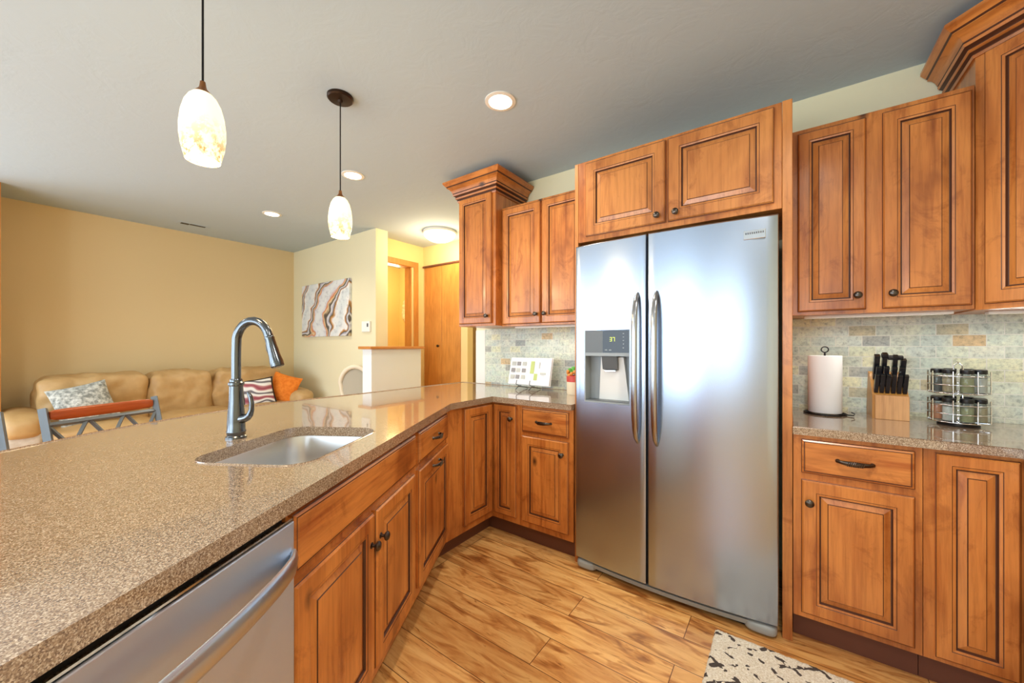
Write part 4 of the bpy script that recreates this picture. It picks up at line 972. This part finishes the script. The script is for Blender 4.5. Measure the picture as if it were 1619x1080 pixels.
tag(obj('paper_towel_roll', mb, 'paper', None, 40), 'white paper towel roll standing on the right countertop beside the refrigerator panel', 'paper towels')

# ------------------------------------------------------------------ knife block and knives
kx, ky = 0.393, 2.418
r = thing('knife_block', 'light wood slanted knife block full of black-handled knives', 'knife block', (kx, ky+0.06, CT1))
mb = MB(Tm(kx, ky, CT1)); mb.xprism([(0, 0), (0.145, 0), (0.15, 0.03), (0.113, 0.212), (0.075, 0.205), (0.0, 0.112)], -0.060, 0.060)
obj('block', mb, 'block_side', r)
obj('front_block', MB(Tm(kx, ky-0.012, CT1)).box(-0.052, 0.060, -0.006, 0.011, 0.0, 0.110, bev=0.002), 'block_wood', r)
SL = Vector((0, 0.075, 0.093)).normalized(); NRM = Vector((0, -0.42, 0.91)).normalized()
def handle_mesh(L, w, th, guard=0.0):
    mb = MB(); q = []
    for i in range(9):
        u = i/8; ww = w*(0.78+0.22*sin(pi*u*1.1+0.4)) if u < 0.95 else w*0.8
        q.append([(-th/2, -ww/2, u*L), (th/2, -ww/2, u*L), (th/2, ww/2, u*L), (-th/2, ww/2, u*L)])
    mb.rings(q)
    if guard: mb.box(-guard/2, guard/2, -w*0.4, w*0.4, L-0.018, L, bev=0.003)
    return mb
rot = NRM.to_track_quat('Z', 'Y').to_euler()
def knife(kind, L, w, th, x_, t_, lab, grp, proto=None, guard=0.0):
    p = Vector((kx+x_, ky, CT1+0.112))+SL*t_+NRM*0.002
    if proto:
        o = dup(proto, p, lab, grp); return o
    r = thing(kind, lab, 'knife' if kind == 'knife' else 'scissors' if kind == 'scissors' else 'steel', (0, 0, 0), grp)
    h = obj('handle', handle_mesh(L, w, th, guard), 'handle_black', r, 40)
    mb = MB()
    for z_ in (0.25, 0.5, 0.75): mb.lathe([(0.0022, 0), (0.0022, th+0.001)], c=(-th/2-0.0005, 0, L*z_), axis='X', n=8)
    obj('rivet', mb, 'chrome', h)
    obj('end_cap', MB().box(-th/2, th/2, -w*0.36, w*0.36, L+0.0005, L+0.003), 'nickel', h)
    r.location = p; r.rotation_euler = rot
    return r
pr = None
for k in range(6):
    lb = 'small black steak knife handle in the front row of the block, %s' % ['at the left end', 'second from the left', 'third from the left', 'third from the right', 'second from the right', 'at the right end'][k]
    o = knife('knife', 0.088, 0.022, 0.0132, -0.047+0.0190*k, 0.012, lb, 'steak knives in the front row of the block', pr); pr = pr or o
pr = None
for k in range(4):
    lb = 'black paring knife handle in the middle row of the block, %s' % ['at the left end', 'second from the left', 'second from the right', 'at the right end'][k]
    o = knife('knife', 0.094, 0.025, 0.017, -0.038+0.026*k, 0.050, lb, 'knives in the middle row of the block', pr); pr = pr or o
knife('knife', 0.118, 0.030, 0.019, -0.042, 0.090, 'large black chef knife handle at the back left of the block', 'large knives at the back of the block')
knife('knife', 0.124, 0.026, 0.017, -0.016, 0.094, 'large black bread knife handle in the back row, beside the chef knife', 'large knives at the back of the block', guard=0.024)
knife('knife', 0.100, 0.026, 0.018, 0.046, 0.088, 'black slicing knife handle at the back right of the block', 'large knives at the back of the block')
knife('sharpening_steel', 0.112, 0.022, 0.016, 0.020, 0.096, 'black sharpening steel with wide flat top at the back of the block', None, guard=0.052)

# ------------------------------------------------------------------ spice carousel
sx_, sy_ = 0.600, 2.415
r = thing('spice_rack', 'two-tier chrome wire spice carousel on the right countertop', 'rack', (sx_, sy_, CT1))
TS = Tm(sx_, sy_, CT1)
obj('base', MB(TS).lathe([(0.060, 0), (0.062, 0.004), (0.058, 0.010), (0.012, 0.012)], n=28), 'black_matte', r, 40)
obj('post', MB(TS).tube([(-0.013, 0, 0.01), (-0.013, 0, 0.252), (0, 0, 0.266), (0.013, 0, 0.252), (0.013, 0, 0.01)], 0.003, 8), 'chrome', r, 60)
for z in (0.018, 0.138):
    mb = MB(TS)
    for rr_, zz in ((0.088, z), (0.088, z+0.035), (0.088, z+0.072), (0.046, z)):
        mb.tube([(rr_*cos(a), rr_*sin(a), zz) for a in [2*pi*i/36 for i in range(36)]], 0.0020, 6, closed=True)
    for k in range(8):
        a = 2*pi*(k+0.5)/8; mb.tube([(0.088*cos(a), 0.088*sin(a), z), (0.088*cos(a), 0.088*sin(a), z+0.092)], 0.0024, 6)
        mb.tube([(0.012*cos(a), 0.012*sin(a), z), (0.088*cos(a), 0.088*sin(a), z)], 0.0018, 6)
    obj('tier', mb, 'chrome', r, 60)
def jar(spice):
    r = thing('spice_jar', '', 'jar', (0, 0, 0))
    obj('glass', MB().lathe([(0.018, 0.0), (0.0195, 0.003), (0.0195, 0.066), (0.017, 0.074), (0.0165, 0.078)], n=16), 'clear_glass', r, 50)
    obj('contents', MB().lathe([(0.0178, 0.003), (0.0178, 0.060)], n=16), spice, r, 50)
    obj('lid', MB().lathe([(0.0195, 0.0785), (0.020, 0.080), (0.020, 0.094), (0.0185, 0.0955)], n=18), 'lid_black', r, 40)
    return r
protos = {}
ORD = [['spice_dark', 'spice_tan', 'spice_olive', 'spice_white', 'spice_dark', 'spice_white', 'spice_olive', 'spice_tan'], ['spice_orange', 'spice_white', 'spice_olive', 'spice_tan', 'spice_green', 'spice_green', 'spice_tan', 'spice_dark']]
WH = ['at the far left', 'left of the front', 'at the front left', 'facing the front', 'front right', 'at the far right', 'at the back right', 'at the back left']
for tier in (0, 1):
    zt = CT1+(0.142 if tier == 0 else 0.022)
    for k in range(8):
        sp_ = ORD[tier][k]; a = radians(188+45*k)
        lb = 'black-lidded spice jar, %s contents, %s of the %s tier' % (sp_.split('_')[1], WH[k], 'upper' if tier == 0 else 'lower')
        loc = (sx_+0.0635*cos(a), sy_+0.0635*sin(a), zt)
        if sp_ not in protos: protos[sp_] = jar(sp_); protos[sp_].location = loc; protos[sp_]['label'] = lb; protos[sp_]['group'] = 'spice jars in the carousel'
        else: dup(protos[sp_], loc, lb, 'spice jars in the carousel')

# ------------------------------------------------------------------ rug
mb = MB(); nx, ny = 110, 70; rx0, rx1, ry0, ry1 = -0.247, 0.60, 1.20, 1.878
V = {}
for i in range(nx+1):
    for j in range(ny+1):
        x_ = rx0+(rx1-rx0)*i/nx; y_ = ry0+(ry1-ry0)*j/ny
        edge = i in (0, nx) or j in (0, ny)
        jt = 0.004*noise.noise(Vector((x_*40, y_*40, 0)))
        z_ = 0.001 if edge else 0.012+0.004*noise.noise(Vector((x_*70, y_*70, 1)))+0.002*noise.noise(Vector((x_*200, y_*200, 1)))
        V[i, j] = mb.bm.verts.new((x_+jt, y_+jt, z_))
for i in range(nx):
    for j in range(ny): mb.face([V[i, j], V[i+1, j], V[i+1, j+1], V[i, j+1]])
b_ = [V[0, 0], V[nx, 0], V[nx, ny], V[0, ny]]
tag(obj('rug', mb, 'rug_wool', None, 80), 'cream wool rug with broken dark lattice lines on the plank floor', 'rug')
